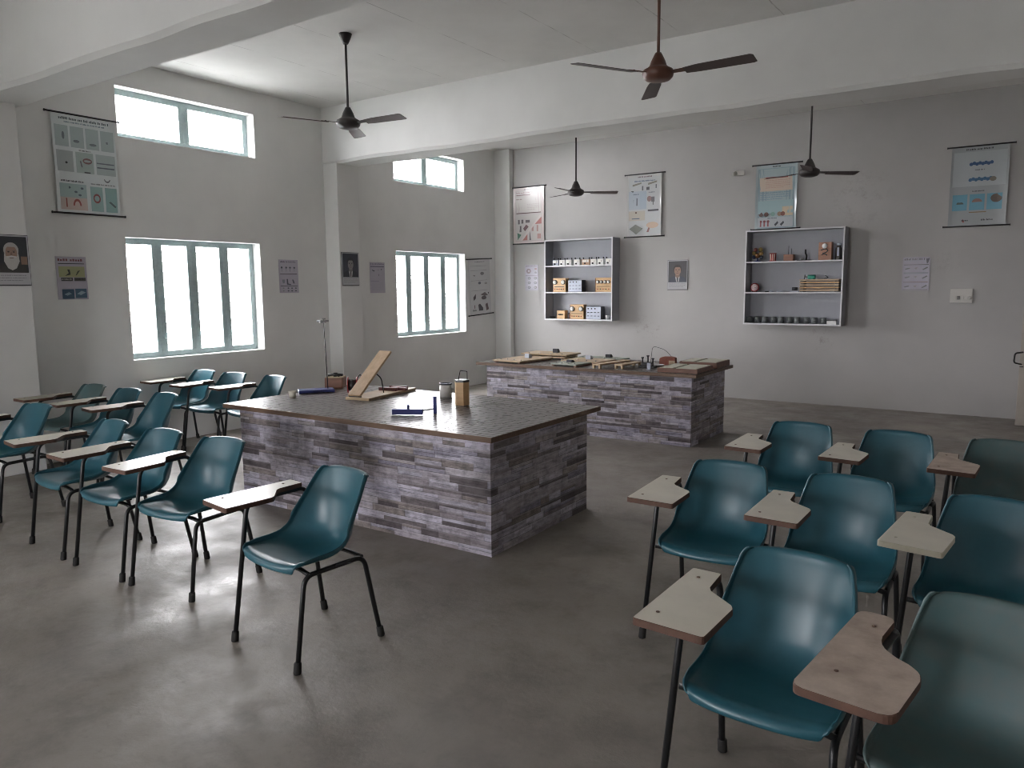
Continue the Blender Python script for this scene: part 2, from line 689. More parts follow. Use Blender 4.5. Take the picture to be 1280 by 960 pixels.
# open door leaf at the far right
M_DOOR = mat('pale_door_paint', (170, 162, 152), 0.6, var=0.08, scale=6)
M_BLACK = mat('black_iron', (28, 27, 27), 0.45, var=0.2, scale=30)
d = thing('door_1', None, None, (-0.02, 10.40, 0))
d['kind'] = 'structure'
b = MB()
b.box(0, XR + 0.01, 0, 0.04, 0.012, 2.15, bev=0.003)
for (z0, z1) in ((0.2, 0.95), (1.1, 1.95)):
    b.box(0.14, XR - 0.14, -0.008, 0.0, z0, z1, bev=0.003)
b.build('leaf', M_DOOR, d)
b = MB()
b.tube(fillet([(0.025, 0.0, 0.86), (-0.05, -0.05, 0.85), (-0.055, -0.05, 0.74), (0.02, 0.0, 0.72)], 0.03), 0.009)
b.lathe([(0.0, 0), (0.018, 0.0), (0.018, 0.008), (0, 0.008)], c=(0.02, -0.002, 0.69))
b.build('handle', M_BLACK, d)
b = MB()
b.tube([(-0.012, -0.02, 1.57), (0.05, -0.02, 1.57)], 0.010)
b.build('bolt', M_BLACK, d)

# ------------------------------------------------------------------ stone-clad lab tables
M_STONE = stone_material('ledger_stone_wallpaper')
M_TOP = worktop_material('dark_patterned_laminate')
M_EDGE = wood_material('brown_edge_band', (86, 66, 52), (112, 88, 70), 10)


def lab_table(label, x0, x1, y0, y1, tx0, tx1, ty0, ty1, H=0.755):
    cx, cy = (x0 + x1) / 2, (y0 + y1) / 2
    t = thing('lab_table', label, 'table', (cx, cy, 0), group=None)
    m = MB()
    hx, hy = (x1 - x0) / 2, (y1 - y0) / 2
    uvl = m.bm.loops.layers.uv.new('UVMap')
    q = [(-hx, -hy), (hx, -hy), (hx, hy), (-hx, hy)]
    lo = [m.bm.verts.new((x, y, 0)) for x, y in q]
    hi = [m.bm.verts.new((x, y, H - 0.035)) for x, y in q]
    u = x0 * 1.7 + y0
    for i in range(4):
        j = (i + 1) % 4
        L = (Vector(q[i]) - Vector(q[j])).length
        f = m.bm.faces.new((lo[i], lo[j], hi[j], hi[i]))
        for lp, (a, c) in zip(f.loops, ((u, 0.003), (u + L, 0.003), (u + L, H), (u, H))):
            lp[uvl].uv = (a, c)
        u += L
    m.bm.faces.new(hi)
    m.bm.faces.new(lo[::-1])
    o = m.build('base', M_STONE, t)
    m = MB()
    pts = [(tx0 - cx, ty0 - cy), (tx1 - cx, ty0 - cy), (tx1 - cx, ty1 - cy), (tx0 - cx, ty1 - cy)]
    m.prism(pts, H - 0.034, H, M_TOP, side=M_EDGE, bev=0.003)
    m.build('worktop', None, t)
    return t


lab_table('near grey stone-clad lab table with blue and wooden apparatus on it', -5.03, -2.625, 3.63, 4.85, -5.21, -2.60, 3.605, 5.02)
lab_table('far grey stone-clad lab table covered with wooden boards near the back wall', -5.33, -2.76, 7.32, 8.34, -5.46, -2.70, 7.28, 8.44)

# ------------------------------------------------------------------ chairs with a writing tablet
M_TEAL = mat('teal_moulded_plastic', (37, 86, 99), 0.36, var=0.12, scale=5)
M_TEALD = mat('dusty_teal_plastic', (58, 86, 88), 0.55, var=0.15, scale=7, dirt=(80, 92, 90))
M_TUBE = mat('black_painted_tube', (26, 27, 29), 0.38, var=0.25, scale=30)
M_RUB = mat('rubber', (30, 29, 28), 0.8)
M_LAM = mat('cream_laminate', (214, 209, 196), 0.33, var=0.05, scale=9)
M_LAMG = mat('dusty_grey_laminate', (150, 144, 132), 0.6, var=0.14, scale=9)
M_LAMB = mat('worn_bare_board', (188, 174, 162), 0.6, var=0.12, scale=7, dirt=(156, 140, 128))
M_PLY = mat('brown_board_edge', (86, 60, 48), 0.7, var=0.2, scale=25)
M_WEDGE = mat('cream_board_edge', (196, 190, 172), 0.6, var=0.08, scale=25)

PROF = [  # y, z of the seat's centre line, half width, (dy, dz) of its rim
    (.212, .424, .178, -.020, .002), (.213, .441, .190, -.018, .004), (.201, .455, .203, -.010, .008), (.150, .453, .215, 0, .016),
    (.080, .443, .217, 0, .026), (.000, .434, .218, .006, .038), (-.070, .432, .218, .022, .058), (-.130, .440, .217, .050, .078),
    (-.172, .464, .214, .080, .084), (-.196, .505, .209, .088, .068), (-.211, .560, .203, .080, .046), (-.226, .620, .195, .066, .026),
    (-.242, .680, .186, .050, .012), (-.258, .735, .175, .036, .002), (-.268, .766, .166, .026, -.004), (-.276, .782, .150, .018, -.010)]
US = (-1.0, -.985, -.93, -.8, -.6, -.3, 0, .3, .6, .8, .93, .985, 1.0)


def shell_mesh(m):
    q = MB()
    rows = []
    n = len(PROF)
    for i, (y, z, w, dy, dz) in enumerate(PROF):
        a, c = PROF[max(i - 1, 0)], PROF[min(i + 1, n - 1)]
        t = Vector((0, c[0] - a[0], c[1] - a[1])).normalized()
        back = Vector((0, t.z, -t.y))     # points under the seat and behind the back
        row = []
        for u in US:
            s = abs(u) ** 2.6
            px = u * w
            p = Vector((px, y + dy * s, z + dz * s))
            if abs(u) > 0.99:
                p += back * 0.017 * min(1.0, max(0.0, (i - 1) / 3.0))
                p.x *= 0.997
            row.append(q.bm.verts.new(p))
        rows.append(row)
    # rolled rim along the top and front edges
    top = [q.bm.verts.new(v.co + Vector((0, -0.016, -0.006))) for v in rows[-1]]
    rows.append(top)
    for i in range(len(rows) - 1):
        for k in range(len(US) - 1):
            f = q.bm.faces.new((rows[i][k], rows[i][k + 1], rows[i + 1][k + 1], rows[i + 1][k]))
            f.smooth = True
    bmesh.ops.recalc_face_normals(q.bm, faces=q.bm.faces[:])
    bmesh.ops.solidify(q.bm, geom=q.bm.faces[:], thickness=0.005)
    bmesh.ops.subdivide_edges(q.bm, edges=q.bm.edges[:], cuts=1, use_grid_fill=True, smooth=0.9)
    me = q.mesh('seat_shell', m)
    for p in me.polygons:
        p.use_smooth = True
    return me


def rounded(pts, r, n=5):
    """outline with rounded corners; r one radius per corner"""
    out = []
    N = len(pts)
    for i in range(N):
        p, a, c = Vector(pts[i]), Vector(pts[i - 1]), Vector(pts[(i + 1) % N])
        rr = r[i] if isinstance(r, (list, tuple)) else r
        da, dc = (a - p), (c - p)
        ra = min(rr, da.length * 0.45, dc.length * 0.45)
        s, e = p + da.normalized() * ra, p + dc.normalized() * ra
        for k in range(n + 1):
            t = k / n
            v = s * (1 - t) ** 2 + p * 2 * t * (1 - t) + e * t * t
            out.append((v.x, v.y))
    return out


def tablet_mesh(top, edge, wide=False):
    q = MB()
    if wide:
        pts = [(.335, .375), (.105, .375), (.098, .115), (.235, .04), (.235, -.175), (.335, -.175)][::-1]
        pts = rounded(pts, [.03, .03, .08, .05, .035, .03])
    else:
        pts = [(.318, .315), (.098, .325), (.095, .085), (.208, -.005), (.216, -.155), (.318, -.155)][::-1]
        pts = rounded(pts, [.012, .012, .016, .016, .014, .012], 3)
    q.prism(pts, .678, .700, top, side=edge, bev=0.0025)
    # screws holding the board
    for (x, y) in ((.27, .24), (.27, -.08)):
        q.lathe([(0, .7005), (.006, .7005), (.006, .7018), (0, .7018)], edge, 8, (x, y, 0))
    return q.mesh('writing_tablet')


R_T = 0.0115
XL_ = -.210
LEGS = {
    'FL': fillet([(-.224, .212, .03), (XL_, .150, .412), (XL_, -.01, .412)], .05),
    'RL': fillet([(XL_, -.01, .412), (XL_, -.175, .412), (-.226, -.245, .03)], .05),
    'FR': fillet([(.268, .216, .03), (.232, .142, .667), (.230, .0, .667)], .06),
    'RR': fillet([(.230, .0, .667), (.238, -.195, .667), (.236, -.215, .44), (.236, -.262, .03)], .06)}
FOOT = {'FL': ((-.224, .212), (-.225, .217)), 'RL': ((-.226, -.245), (-.227, -.252)), 'FR': ((.268, .216), (.270, .220)), 'RR': ((.236, -.262), (.236, -.268))}


def leg_mesh(k):
    q = MB()
    q.tube(LEGS[k], R_T)
    me = q.mesh('leg', M_TUBE)
    return me


def foot_mesh(k):
    q = MB()
    (x, y), (x2, y2) = FOOT[k]
    q.tube([(x2, y2, 0.0), (x2, y2, 0.004), (x, y, 0.045), (x, y, 0.05)], .016, seg=12, radii=[.016, .0175, .0165, .013])
    return q.mesh('rubber_foot', M_RUB)


def bar_mesh(y, z, xr):
    q = MB()
    q.tube(fillet([(XL_, y, .412), (-.15, y, z), (.15, y, z), (xr, y, .425)], .04), .0105)
    return q.mesh('crossbar', M_TUBE)


def bracket_mesh():
    q = MB()
    q.prism([(.13, .16), (.30, .16), (.30, .12), (.25, .11), (.25, -.08), (.30, -.09), (.30, -.12), (.215, -.12), (.215, .12), (.13, .12)][::-1], .674, .679)
    return q.mesh('tablet_bracket', M_TUBE)


SHELLS = {'teal': shell_mesh(M_TEAL), 'dusty': shell_mesh(M_TEALD)}
TABS = {'cream': tablet_mesh(M_LAM, M_PLY), 'white_edge': tablet_mesh(M_LAM, M_WEDGE),
        'grey': tablet_mesh(M_LAMG, M_PLY), 'bare': tablet_mesh(M_LAMB, M_PLY), 'bare_wide': tablet_mesh(M_LAMB, M_PLY, True)}
LEGM = {k: leg_mesh(k) for k in LEGS}
FOOTM = {k: foot_mesh(k) for k in LEGS}
BARS = [bar_mesh(.125, .424, .243), bar_mesh(-.165, .418, .236)]
BRK = bracket_mesh()


def chair(x, y, deg, label, group, shell='teal', tab='cream'):
    c = thing('tablet_arm_chair', label, 'chair', (x, y, 0), math.radians(deg), group)
    put('seat_shell', SHELLS[shell], c)
    tb = put('writing_tablet', TABS[tab], c)
    put('tablet_bracket', BRK, tb)
    for k in LEGS:
        l = put('leg', LEGM[k], c)
        put('rubber_foot', FOOTM[k], l)
    for bme in BARS:
        put('crossbar', bme, c)
    return c


GR, GL = 'tablet chairs on the right side of the room', 'tablet chairs on the left side of the room'
for a in (
    (-.564, 2.223, 179.2, "teal chair in the right block's front row with its whole seat in view", GR),
    (-.035, 2.115, 173.4, "dusty chair with a worn brown rounded tablet in the lower right corner", GR, 'dusty', 'bare_wide'),
    (-1.145, 3.381, 183.0, "teal chair at the aisle end of the right block's middle row", GR),
    (-.605, 3.381, 180.5, "teal chair second from the aisle in the right block's middle row", GR),
    (-.061, 3.305, 174.8, "teal chair with an all cream tablet at the right end of its row", GR, 'teal', 'white_edge'),
    (-1.122, 4.679, 180.2, "teal chair at the aisle end of the right block's rearmost row", GR),
    (-.581, 4.670, 178.2, "teal chair second from the aisle in the right block's rearmost row", GR),
    (-.046, 4.676, 178.0, "dull chair with a brown tablet at the right end of the rearmost row", GR, 'dusty', 'bare'),
    (-2.707, 2.259, 174.5, "teal chair at the aisle end of the left block's front row, fully visible", GL),
    (-3.828, 2.417, 185.8, "teal chair second from the aisle in the left block's front row", GL),
    (-4.400, 2.382, 181.3, "teal chair third from the aisle in the left block's front row", GL),
    (-5.035, 2.397, 175.3, "teal chair fourth from the aisle in the left block's front row", GL),
    (-6.250, 2.480, 185.0, "teal chair at the left edge of the photo in the front row", GL),
    (-7.115, 3.345, 182.0, "dusty greenish chair beside the left pilaster in the second row", GL, 'dusty', 'grey'),
    (-6.545, 3.355, 180.3, "teal chair in the middle of the left block's second row", GL, 'teal', 'grey'),
    (-5.995, 3.356, 175.0, "teal chair at the aisle end of the left block's second row", GL, 'teal', 'bare'),
    (-7.355, 4.650, 180.3, "teal chair under the near window, closest to the window wall", GL),
    (-6.815, 4.650, 184.0, "teal chair in the middle of the rearmost row under the near window", GL),
    (-6.250, 4.690, 174.0, "teal chair just left of the near lab table in the rearmost row", GL),
):
    chair(*a)

# ------------------------------------------------------------------ ceiling fans
M_FAND = mat('dark_fan_enamel', (46, 40, 40), 0.45, var=0.15, scale=10)
M_FANB = mat('brown_fan_enamel', (92, 58, 44), 0.4, var=0.15, scale=10)
M_FBLD = mat('dull_brown_blade', (70, 58, 56), 0.5, var=0.12, scale=6)


def fan(x, y, zc, zh, phi, L, body, blade, label):
    f = thing('ceiling_fan', label, 'ceiling fan', (x, y, zh), 0, 'ceiling fans')
    top = zc - zh
    q = MB()
    q.lathe([(0, top - .09), (.022, top - .09), (.03, top - .075), (.055, top - .02), (.06, top), (0, top)], None, 20)
    q.build('canopy', body, f)
    q = MB()
    q.tube([(0, 0, .10), (0, 0, top - .02)], .011, None, 10)
    q.build('down_rod', body, f)
    q = MB()
    q.lathe([(0, -.055), (.05, -.055), (.085, -.045), (.105, -.025), (.112, 0), (.105, .022), (.08, .035), (.062, .05),
             (.05, .085), (.03, .125), (.022, .14), (0, .14)], None, 28)
    q.build('motor_housing', body, f)
    for k in range(3):
        a = math.radians(phi + 120 * k)
        R = Matrix.Rotation(a, 4, 'Z')
        tilt = R @ Matrix.Rotation(math.radians(-11), 4, 'X')
        q = MB()
        pts = [(.20, -.042), (.30, -.058), (L - .02, -.066), (L, -.052), (L, .046), (L - .02, .056), (.30, .050), (.20, .042)]
        q.prism(pts, -.012, -.008, None, tilt)
        q.prism([(.20, -.006), (L - .03, -.004), (L - .03, .004), (.20, .006)], -.008, -.004, None, tilt)
        bo = q.build('blade', blade, f)
        q = MB()
        q.prism([(.09, -.02), (.22, -.026), (.255, -.012), (.255, .012), (.22, .026), (.09, .02)], -.006, -.001, None, tilt)
        for (sx, sy) in ((.215, -.014), (.215, .014)):
            q.lathe([(0, 0), (.006, 0), (.004, .004), (0, .004)], None, 8, (sx, sy, -.001), tilt)
        q.build('blade_bracket', body, bo)
    return f


fan(-5.30, 5.155, ZC, 3.165, 6, .63, M_FAND, M_FBLD, 'dark ceiling fan hanging nearest the window wall, its canopy in view')
fan(-2.28, 5.25, ZC, 3.15, 0, .69, M_FANB, M_FBLD, 'large brown ceiling fan at the top centre of the photo')
fan(-5.08, 9.05, ZC, 2.90, 36, .56, M_FAND, M_FBLD, 'small dark ceiling fan above the left wall cabinet beyond the beam')
fan(-2.10, 9.05, ZC, 2.895, 40, .56, M_FAND, M_FBLD, 'small dark ceiling fan beside the blue chart above the right wall cabinet')

# ------------------------------------------------------------------ charts, posters, portraits
M_ROD = mat('black_rod', (24, 23, 24), 0.5)
PAPER = mat('laminated_paper', (214, 214, 212), 0.22, coat=0.3)


class Sheet:
    """a printed sheet hanging in the local XZ plane and facing local -Y; origin at its bottom centre"""
    def __init__(self, w, h, base=PAPER, curl=0.0, seed=1):
        self.w, self.h, self.curl = w, h, curl
        self.q = MB()
        self.layer = 0.0
        self.rnd = random.Random(seed)
        self.board(base)

    def off(self, u, v):
        s = 2 * u - 1
        return -self.curl * (abs(s) ** 6) * (0.4 + 0.6 * math.sin(PI * min(max(v, 0), 1)))

    def P(self, u, v, lay):
        return ((u - 0.5) * self.w, self.off(u, v) - lay, (1 - v) * self.h)

    def board(self, m, nx=14, ny=4):
        bm = self.q.bm
        F, B = [], []
        for j in range(ny + 1):
            F.append([bm.verts.new(self.P(i / nx, j / ny, 0.0)) for i in range(nx + 1)])
            B.append([bm.verts.new(self.P(i / nx, j / ny, -0.0015)) for i in range(nx + 1)])
        fs = []
        for j in range(ny):
            for i in range(nx):
                fs.append(bm.faces.new((F[j][i], F[j + 1][i], F[j + 1][i + 1], F[j][i + 1])))
                fs.append(bm.faces.new((B[j][i], B[j][i + 1], B[j + 1][i + 1], B[j + 1][i])))
        for i in range(nx):
            fs.append(bm.faces.new((F[0][i], F[0][i + 1], B[0][i + 1], B[0][i])))
            fs.append(bm.faces.new((F[ny][i], B[ny][i], B[ny][i + 1], F[ny][i + 1])))
        for j in range(ny):
            fs.append(bm.faces.new((F[j][0], B[j][0], B[j + 1][0], F[j + 1][0])))
            fs.append(bm.faces.new((F[j][nx], F[j + 1][nx], B[j + 1][nx], B[j][nx])))
        self.q._set(fs, m)

    def rect(self, u0, v0, u1, v1, m, nx=None, ny=None):
        if isinstance(m, tuple):
            m = ink(m, 0.3)
        self.layer += 0.00003
        lay = 0.0004 + self.layer
        nx = nx or (max(1, int((u1 - u0) * 12)) if self.curl else 1)
        ny = ny or (3 if self.curl and v1 - v0 > .3 else 1)
        g = [[self.q.bm.verts.new(self.P(u0 + (u1 - u0) * i / nx, v0 + (v1 - v0) * j / ny, lay)) for i in range(nx + 1)] for j in range(ny + 1)]
        fs = []
        for j in range(ny):
            for i in range(nx):
                fs.append(self.q.bm.faces.new((g[j][i], g[j + 1][i], g[j + 1][i + 1], g[j][i + 1])))
        self.q._set(fs, m, bool(self.curl))

    def poly(self, pts, m):
        if isinstance(m, tuple):
            m = ink(m, 0.3)
        self.layer += 0.00003
        vs = [self.q.bm.verts.new(self.P(u, v, 0.0004 + self.layer)) for u, v in pts]
        self.q._set([self.q.bm.faces.new(vs)], m)

    def disc(self, u, v, ru, rv, m, n=18, a0=0, a1=2 * PI):
        self.poly([(u + ru * math.cos(a0 + (a1 - a0) * k / n), v + rv * math.sin(a0 + (a1 - a0) * k / n)) for k in range(n if a1 - a0 > 6.2 else n + 1)], m)

    def ring(self, u, v, ru, rv, t, m, a0=0, a1=2 * PI, n=16):
        for k in range(n):
            a, c = a0 + (a1 - a0) * k / n, a0 + (a1 - a0) * (k + 1) / n
            self.poly([(u + ru * math.cos(a), v + rv * math.sin(a)), (u + ru * math.cos(c), v + rv * math.sin(c)),
                       (u + (ru - t) * math.cos(c), v + (rv - t) * math.sin(c)), (u + (ru - t) * math.cos(a), v + (rv - t) * math.sin(a))], m)

    def words(self, u0, v0, u1, v1, m, glyph=None):
        """a line of blurred print: short blocks with gaps"""
        u = u0
        hh = v1 - v0
        g = glyph or hh * self.h / self.w * 0.62
        while u < u1 - g * 0.6:
            for _ in range(self.rnd.randint(2, 6)):
                if u > u1 - g:
                    break
                k = self.rnd.random()
                self.rect(u, v0 + (0.0 if k > .4 else hh * .25), u + g * .72, v1, m)
                u += g
            u += g * 0.7

    def lines(self, u0, v0, u1, v1, n, m, fill=.45):
        for k in range(n):
            v = v0 + (v1 - v0) * k / n
            self.words(u0, v, u1 - (u1 - u0) * (.3 * self.rnd.random() if k == n - 1 else .03), v + (v1 - v0) / n * fill, m)


RZ_L = PI / 2
GREY, DK, RED = (120, 122, 124), (62, 62, 68), (170, 70, 66)


def hang(name, label, cat, sheet, loc, rz, rods=None, tilt=0.0, group=None, border=None):
    t = thing(name, label, cat, loc, rz, group)
    t.rotation_euler = (0, tilt, rz)
    sheet.q.build('sheet', None, t)
    if rods:
        for z in (0.0, sheet.h):
            q = MB()
            q.tube([(-rods / 2, -0.004, z), (rods / 2, -0.004, z)], .0085, None, 10)
            for s in (-1, 1):
                q.lathe([(0, -.004), (.012, -.004), (.012, .004), (0, .004)], None, 10, M=Matrix.Translation((s * rods / 2, -.004, z)) @ Matrix.Rotation(PI / 2, 4, 'Y'))
            q.build('hanging_rod', M_ROD, t)
    return t


# chart by the upper window: pale green panels with drawings of magnets
s = Sheet(.60, .93, mat('chart_paper_left', (206, 212, 212), .3), .012, 5)
s.words(.12, .035, .92, .06, (84, 104, 112))
s.words(.2, .075, .85, .09, (120, 150, 165))
for k in range(4):
    s.rect(.04 + .24 * k, .12, .25 + .24 * k, .33, (186, 204, 204))
for (u, v, ru, rv) in ((.10, .22, .03, .035), (.17, .22, .022, .04), (.37, .265, .05, .015), (.63, .28, .06, .014), (.87, .24, .05, .012)):
    s.disc(u, v, ru, rv, (120, 130, 138), 10)
s.rect(.04, .37, .30, .58, (190, 200, 200))
s.rect(.34, .37, .62, .58, (186, 204, 200))
s.rect(.66, .37, .97, .58, (192, 208, 208))
s.words(.40, .345, .60, .36, GREY)
s.disc(.19, .49, .02, .012, DK, 10)
s.ring(.52, .455, .075, .03, .018, (150, 92, 92), n=14)
s.poly([(.40, .46), (.42, .455), (.44, .52), (.42, .525)], (120, 116, 122))
s.rect(.67, .455, .95, .468, (120, 124, 140))
s.rect(.67, .50, .95, .513, (110, 114, 132))
s.rect(.46, .565, .56, .578, DK)
s.ring(.82, .62, .05, .035, .014, (120, 122, 130), 0, PI, 10)
s.words(.08, .665, .45, .682, DK)
s.words(.55, .675, .95, .688, GREY)
s.rect(.05, .70, .47, .84, (176, 204, 204))
s.rect(.05, .84, .47, .965, (224, 200, 190))
s.rect(.53, .71, .73, .965, (160, 198, 196))
s.rect(.77, .71, .96, .965, (150, 192, 190))
for (u, v) in ((.10, .76), (.2, .74), (.3, .78), (.4, .74), (.36, .81)):
    s.disc(u, v, .025, .012, (96, 112, 124), 8)
s.rect(.09, .85, .11, .94, (176, 84, 72))
s.rect(.135, .85, .155, .94, (176, 84, 72))
s.ring(.31, .92, .065, .07, .024, (180, 80, 70), PI, 2 * PI, 10)
s.ring(.63, .83, .06, .05, .02, (170, 80, 76), n=12)
s.poly([(.82, .86), (.85, .85), (.94, .90), (.92, .915)], (96, 112, 116))
hang('wall_chart', 'rolled wall chart of magnets on black rods left of the upper window', 'chart', s, (XL + .016, 3.955, 2.39), RZ_L, .70, group='wall charts')

# chart hung askew beside the far window
s = Sheet(.60, .93, mat('chart_paper_dull', (196, 196, 197), .35), 0.0, 8)
s.words(.3, .04, .75, .055, (110, 110, 120))
for v in (.12, .20, .38, .56):
    s.rect(.08, v, .85, v + .006, (168, 168, 172))
s.poly([(.18, .28), (.30, .29), (.26, .31)], (140, 140, 146))
s.disc(.62, .26, .09, .03, (146, 144, 148), 10)
s.disc(.48, .43, .07, .025, (120, 124, 140), 10)
s.disc(.78, .44, .07, .02, (180, 178, 176), 10)
s.poly([(.16, .68), (.28, .62), (.28, .70), (.18, .74)], (96, 84, 92))
s.disc(.66, .70, .12, .035, (110, 100, 106), 12)
s.poly([(.50, .64), (.72, .60), (.86, .66), (.70, .67)], (130, 116, 118))
s.disc(.88, .62, .025, .016, (70, 66, 70), 8)
s.rect(.2, .82, .23, .88, (120, 100, 100))
s.words(.12, .90, .3, .93, GREY)
s.poly([(.38, .82), (.46, .80), (.60, .88), (.60, .93), (.40, .93)], (96, 90, 98))
s.poly([(.72, .82), (.82, .80), (.88, .92), (.76, .94)], (120, 96, 100))
hang('wall_chart', 'pale wall chart hung askew beside the far lower window', 'chart', s, (XL + .016, 10.40, 1.19), RZ_L, .70, tilt=-.05, group='wall charts')


def back_at(px_x, z):
    return bw(px_x, z)


# pink chart above the left cabinet
x0, z0 = bw(-6.90, 2.36)
s = Sheet(.60 * KB, .92 * KB, mat('chart_paper_pink', (198, 188, 186), .2, coat=.4), .014, 11)
s.rect(.06, .06, .94, .96, (208, 194, 192))
s.rect(.08, .07, .92, .45, (218, 212, 206))
s.words(.35, .035, .8, .05, DK)
s.words(.10, .09, .55, .11, (176, 130, 130))
s.rect(.10, .13, .55, .145, (130, 90, 92))
s.words(.10, .20, .30, .22, (150, 110, 112))
s.lines(.45, .30, .85, .42, 4, (196, 180, 178))
s.rect(.10, .45, .9, .465, (110, 78, 80))
s.rect(.08, .48, .92, .94, (212, 206, 202))
s.poly([(.92, .54), (.92, .66), (.70, .66)], (196, 112, 108))
for (u, v, w, h) in ((.14, .57, .08, .08), (.26, .57, .07, .07), (.40, .58, .14, .05), (.20, .68, .06, .11), (.60, .68, .06, .10), (.76, .68, .05, .11), (.78, .83, .12, .09)):
    s.rect(u, v, u + w, v + h, (112, 100, 104) if u < .5 else (190, 140, 136))
s.poly([(.42, .66), (.50, .70), (.38, .78), (.32, .73)], (120, 84, 90))
s.poly([(.12, .80), (.26, .84), (.14, .93)], (70, 128, 104))
s.poly([(.88, .50), (.92, .52), (.30, .94), (.22, .94)], (226, 214, 210))
s.poly([(.46, .80), (.46, .94), (.30, .94)], (196, 112, 104))
s.poly([(.54, .78), (.58, .94), (.52, .94)], (96, 90, 96))
hang('wall_chart', 'pink wall chart of prisms and lenses above the left end of the left cabinet', 'chart', s, (x0, YB - .016, z0), 0, .68, group='wall charts')

# white chart between the cabinets
x0, z0 = bw(-4.835, 2.385)
s = Sheet(.56, .94, mat('chart_paper_white', (192, 192, 190), .18, coat=.4), .018, 13)
s.rect(.03, .05, .97, .97, (208, 212, 214))
s.words(.30, .035, .72, .055, (120, 84, 96))
s.words(.2, .10, .82, .12, (96, 116, 150))
s.poly([(.14, .16), (.40, .13), (.40, .155), (.14, .19)], (150, 146, 130))
s.poly([(.6, .15), (.86, .12), (.86, .145), (.6, .18)], (150, 146, 130))
s.rect(.04, .27, .36, .56, (190, 202, 216))
s.rect(.36, .27, .56, .56, (182, 198, 216))
s.rect(.58, .27, .96, .56, (206, 208, 210))
for (u, v, w, h) in ((.42, .19, .04, .07), (.55, .21, .09, .05), (.10, .26, .08, .02), (.82, .18, .03, .06), (.17, .40, .03, .10), (.26, .38, .03, .12)):
    s.rect(u, v, u + w, v + h, (104, 104, 110))
s.disc(.64, .40, .07, .045, (170, 136, 132), 12)
s.rect(.70, .37, .80, .45, (126, 120, 124))
s.rect(.74, .45, .765, .50, (110, 108, 114))
s.words(.17, .31, .34, .325, (90, 96, 120))
s.words(.62, .29, .8, .305, (90, 96, 120))
s.rect(.60, .57, .92, .60, (96, 96, 102))
s.rect(.04, .585, .52, .74, (206, 196, 178))
s.rect(.22, .60, .3, .625, (110, 78, 62))
s.rect(.12, .70, .36, .715, (96, 110, 140))
s.poly([(.24, .80), (.46, .87), (.26, .96), (.06, .87)], (112, 116, 104))
s.disc(.74, .82, .18, .05, (224, 186, 156), 14)
s.poly([(.62, .86), (.68, .85), (.63, .93), (.57, .93)], (160, 96, 92))
hang('wall_chart', 'glossy white wall chart with a green diamond, between the two wall cabinets', 'chart', s, (x0, YB - .016, z0), 0, .66, group='wall charts')

# blue chart above the right cabinet
x0, z0 = bw(-2.905, 2.405)
s = Sheet(.56, .88, mat('chart_paper_blue', (168, 180, 184), .18, coat=.4), .018, 17)
s.rect(.05, .06, .95, .985, (150, 178, 188))
s.rect(.07, .07, .93, .97, (176, 198, 204))
s.words(.4, .025, .6, .045, DK)
s.rect(.09, .20, .90, .41, (226, 200, 176))
s.rect(.20, .195, .80, .215, (176, 66, 62))
s.lines(.24, .24, .86, .38, 5, (214, 166, 150))
s.lines(.12, .43, .88, .56, 4, (130, 168, 190))
s.rect(.07, .56, .93, .76, (166, 202, 208))
s.rect(.66, .66, .92, .80, (230, 204, 164))
for (u, c) in ((.15, (116, 84, 76)), (.28, (130, 84, 72)), (.44, (140, 190, 176)), (.60, (190, 150, 116)), (.68, (170, 96, 76))):
    s.disc(u, .77, .055, .035, c, 12)
s.rect(.07, .82, .93, .97, (196, 202, 210))
s.words(.3, .825, .55, .84, (96, 110, 130))
for u in (.13, .22, .31):
    s.rect(u, .87, u + .035, .96, (176, 76, 82))
    s.disc(u + .018, .88, .035, .02, (150, 66, 70), 10)
for u in (.48, .62):
    s.poly([(u, .93), (u + .08, .88), (u + .10, .91), (u + .03, .96)], (70, 72, 84))
hang('wall_chart', 'pale blue wall chart with orange text box above the right cabinet', 'chart', s, (x0, YB - .016, z0), 0, .67, group='wall charts')

# right-most chart
x0, z0 = bw(-.558, 2.325)
s = Sheet(.60, .95, mat('chart_paper_grey', (160, 164, 165), .18, coat=.4), .016, 19)
s.words(.25, .03, .75, .05, DK)
s.rect(.04, .07, .96, .50, (192, 200, 204))
for v, c in ((.225, (44, 92, 150)), (.42, (52, 110, 160))):
    for k in range(8):
        s.disc(.35 + .05 * k, v - .01 * (k % 2), .034, .022, c, 10)
s.disc(.74, .42, .06, .03, (140, 130, 112), 10)
s.words(.42, .29, .6, .305, GREY)
s.words(.40, .555, .62, .57, DK)
for k in range(3):
    s.rect(.06 + .30 * k, .60, .32 + .30 * k, .80, (100, 176, 206))
s.disc(.19, .72, .07, .03, (84, 104, 96), 12, PI, 2 * PI)
s.disc(.49, .70, .09, .045, (170, 124, 112), 12, PI, 2 * PI)
s.disc(.82, .66, .10, .055, (112, 92, 78), 14)
s.rect(.36, .82, .66, .832, (160, 130, 90))
s.poly([(.24, .92), (.27, .91), (.29, .95), (.26, .95)], (190, 80, 70))
s.words(.24, .915, .36, .935, DK)
s.words(.58, .915, .8, .935, DK)
hang('wall_chart', "wall chart with three blue panels at the far right of the back wall", 'chart', s, (x0, YB - .016, z0), 0, .70, group='wall charts')


# small printed notices
def notice(label, loc, rz, s, tilt=0.0):
    return hang('notice_sheet', label, 'poster', s, loc, rz, None, tilt, 'small printed notices')


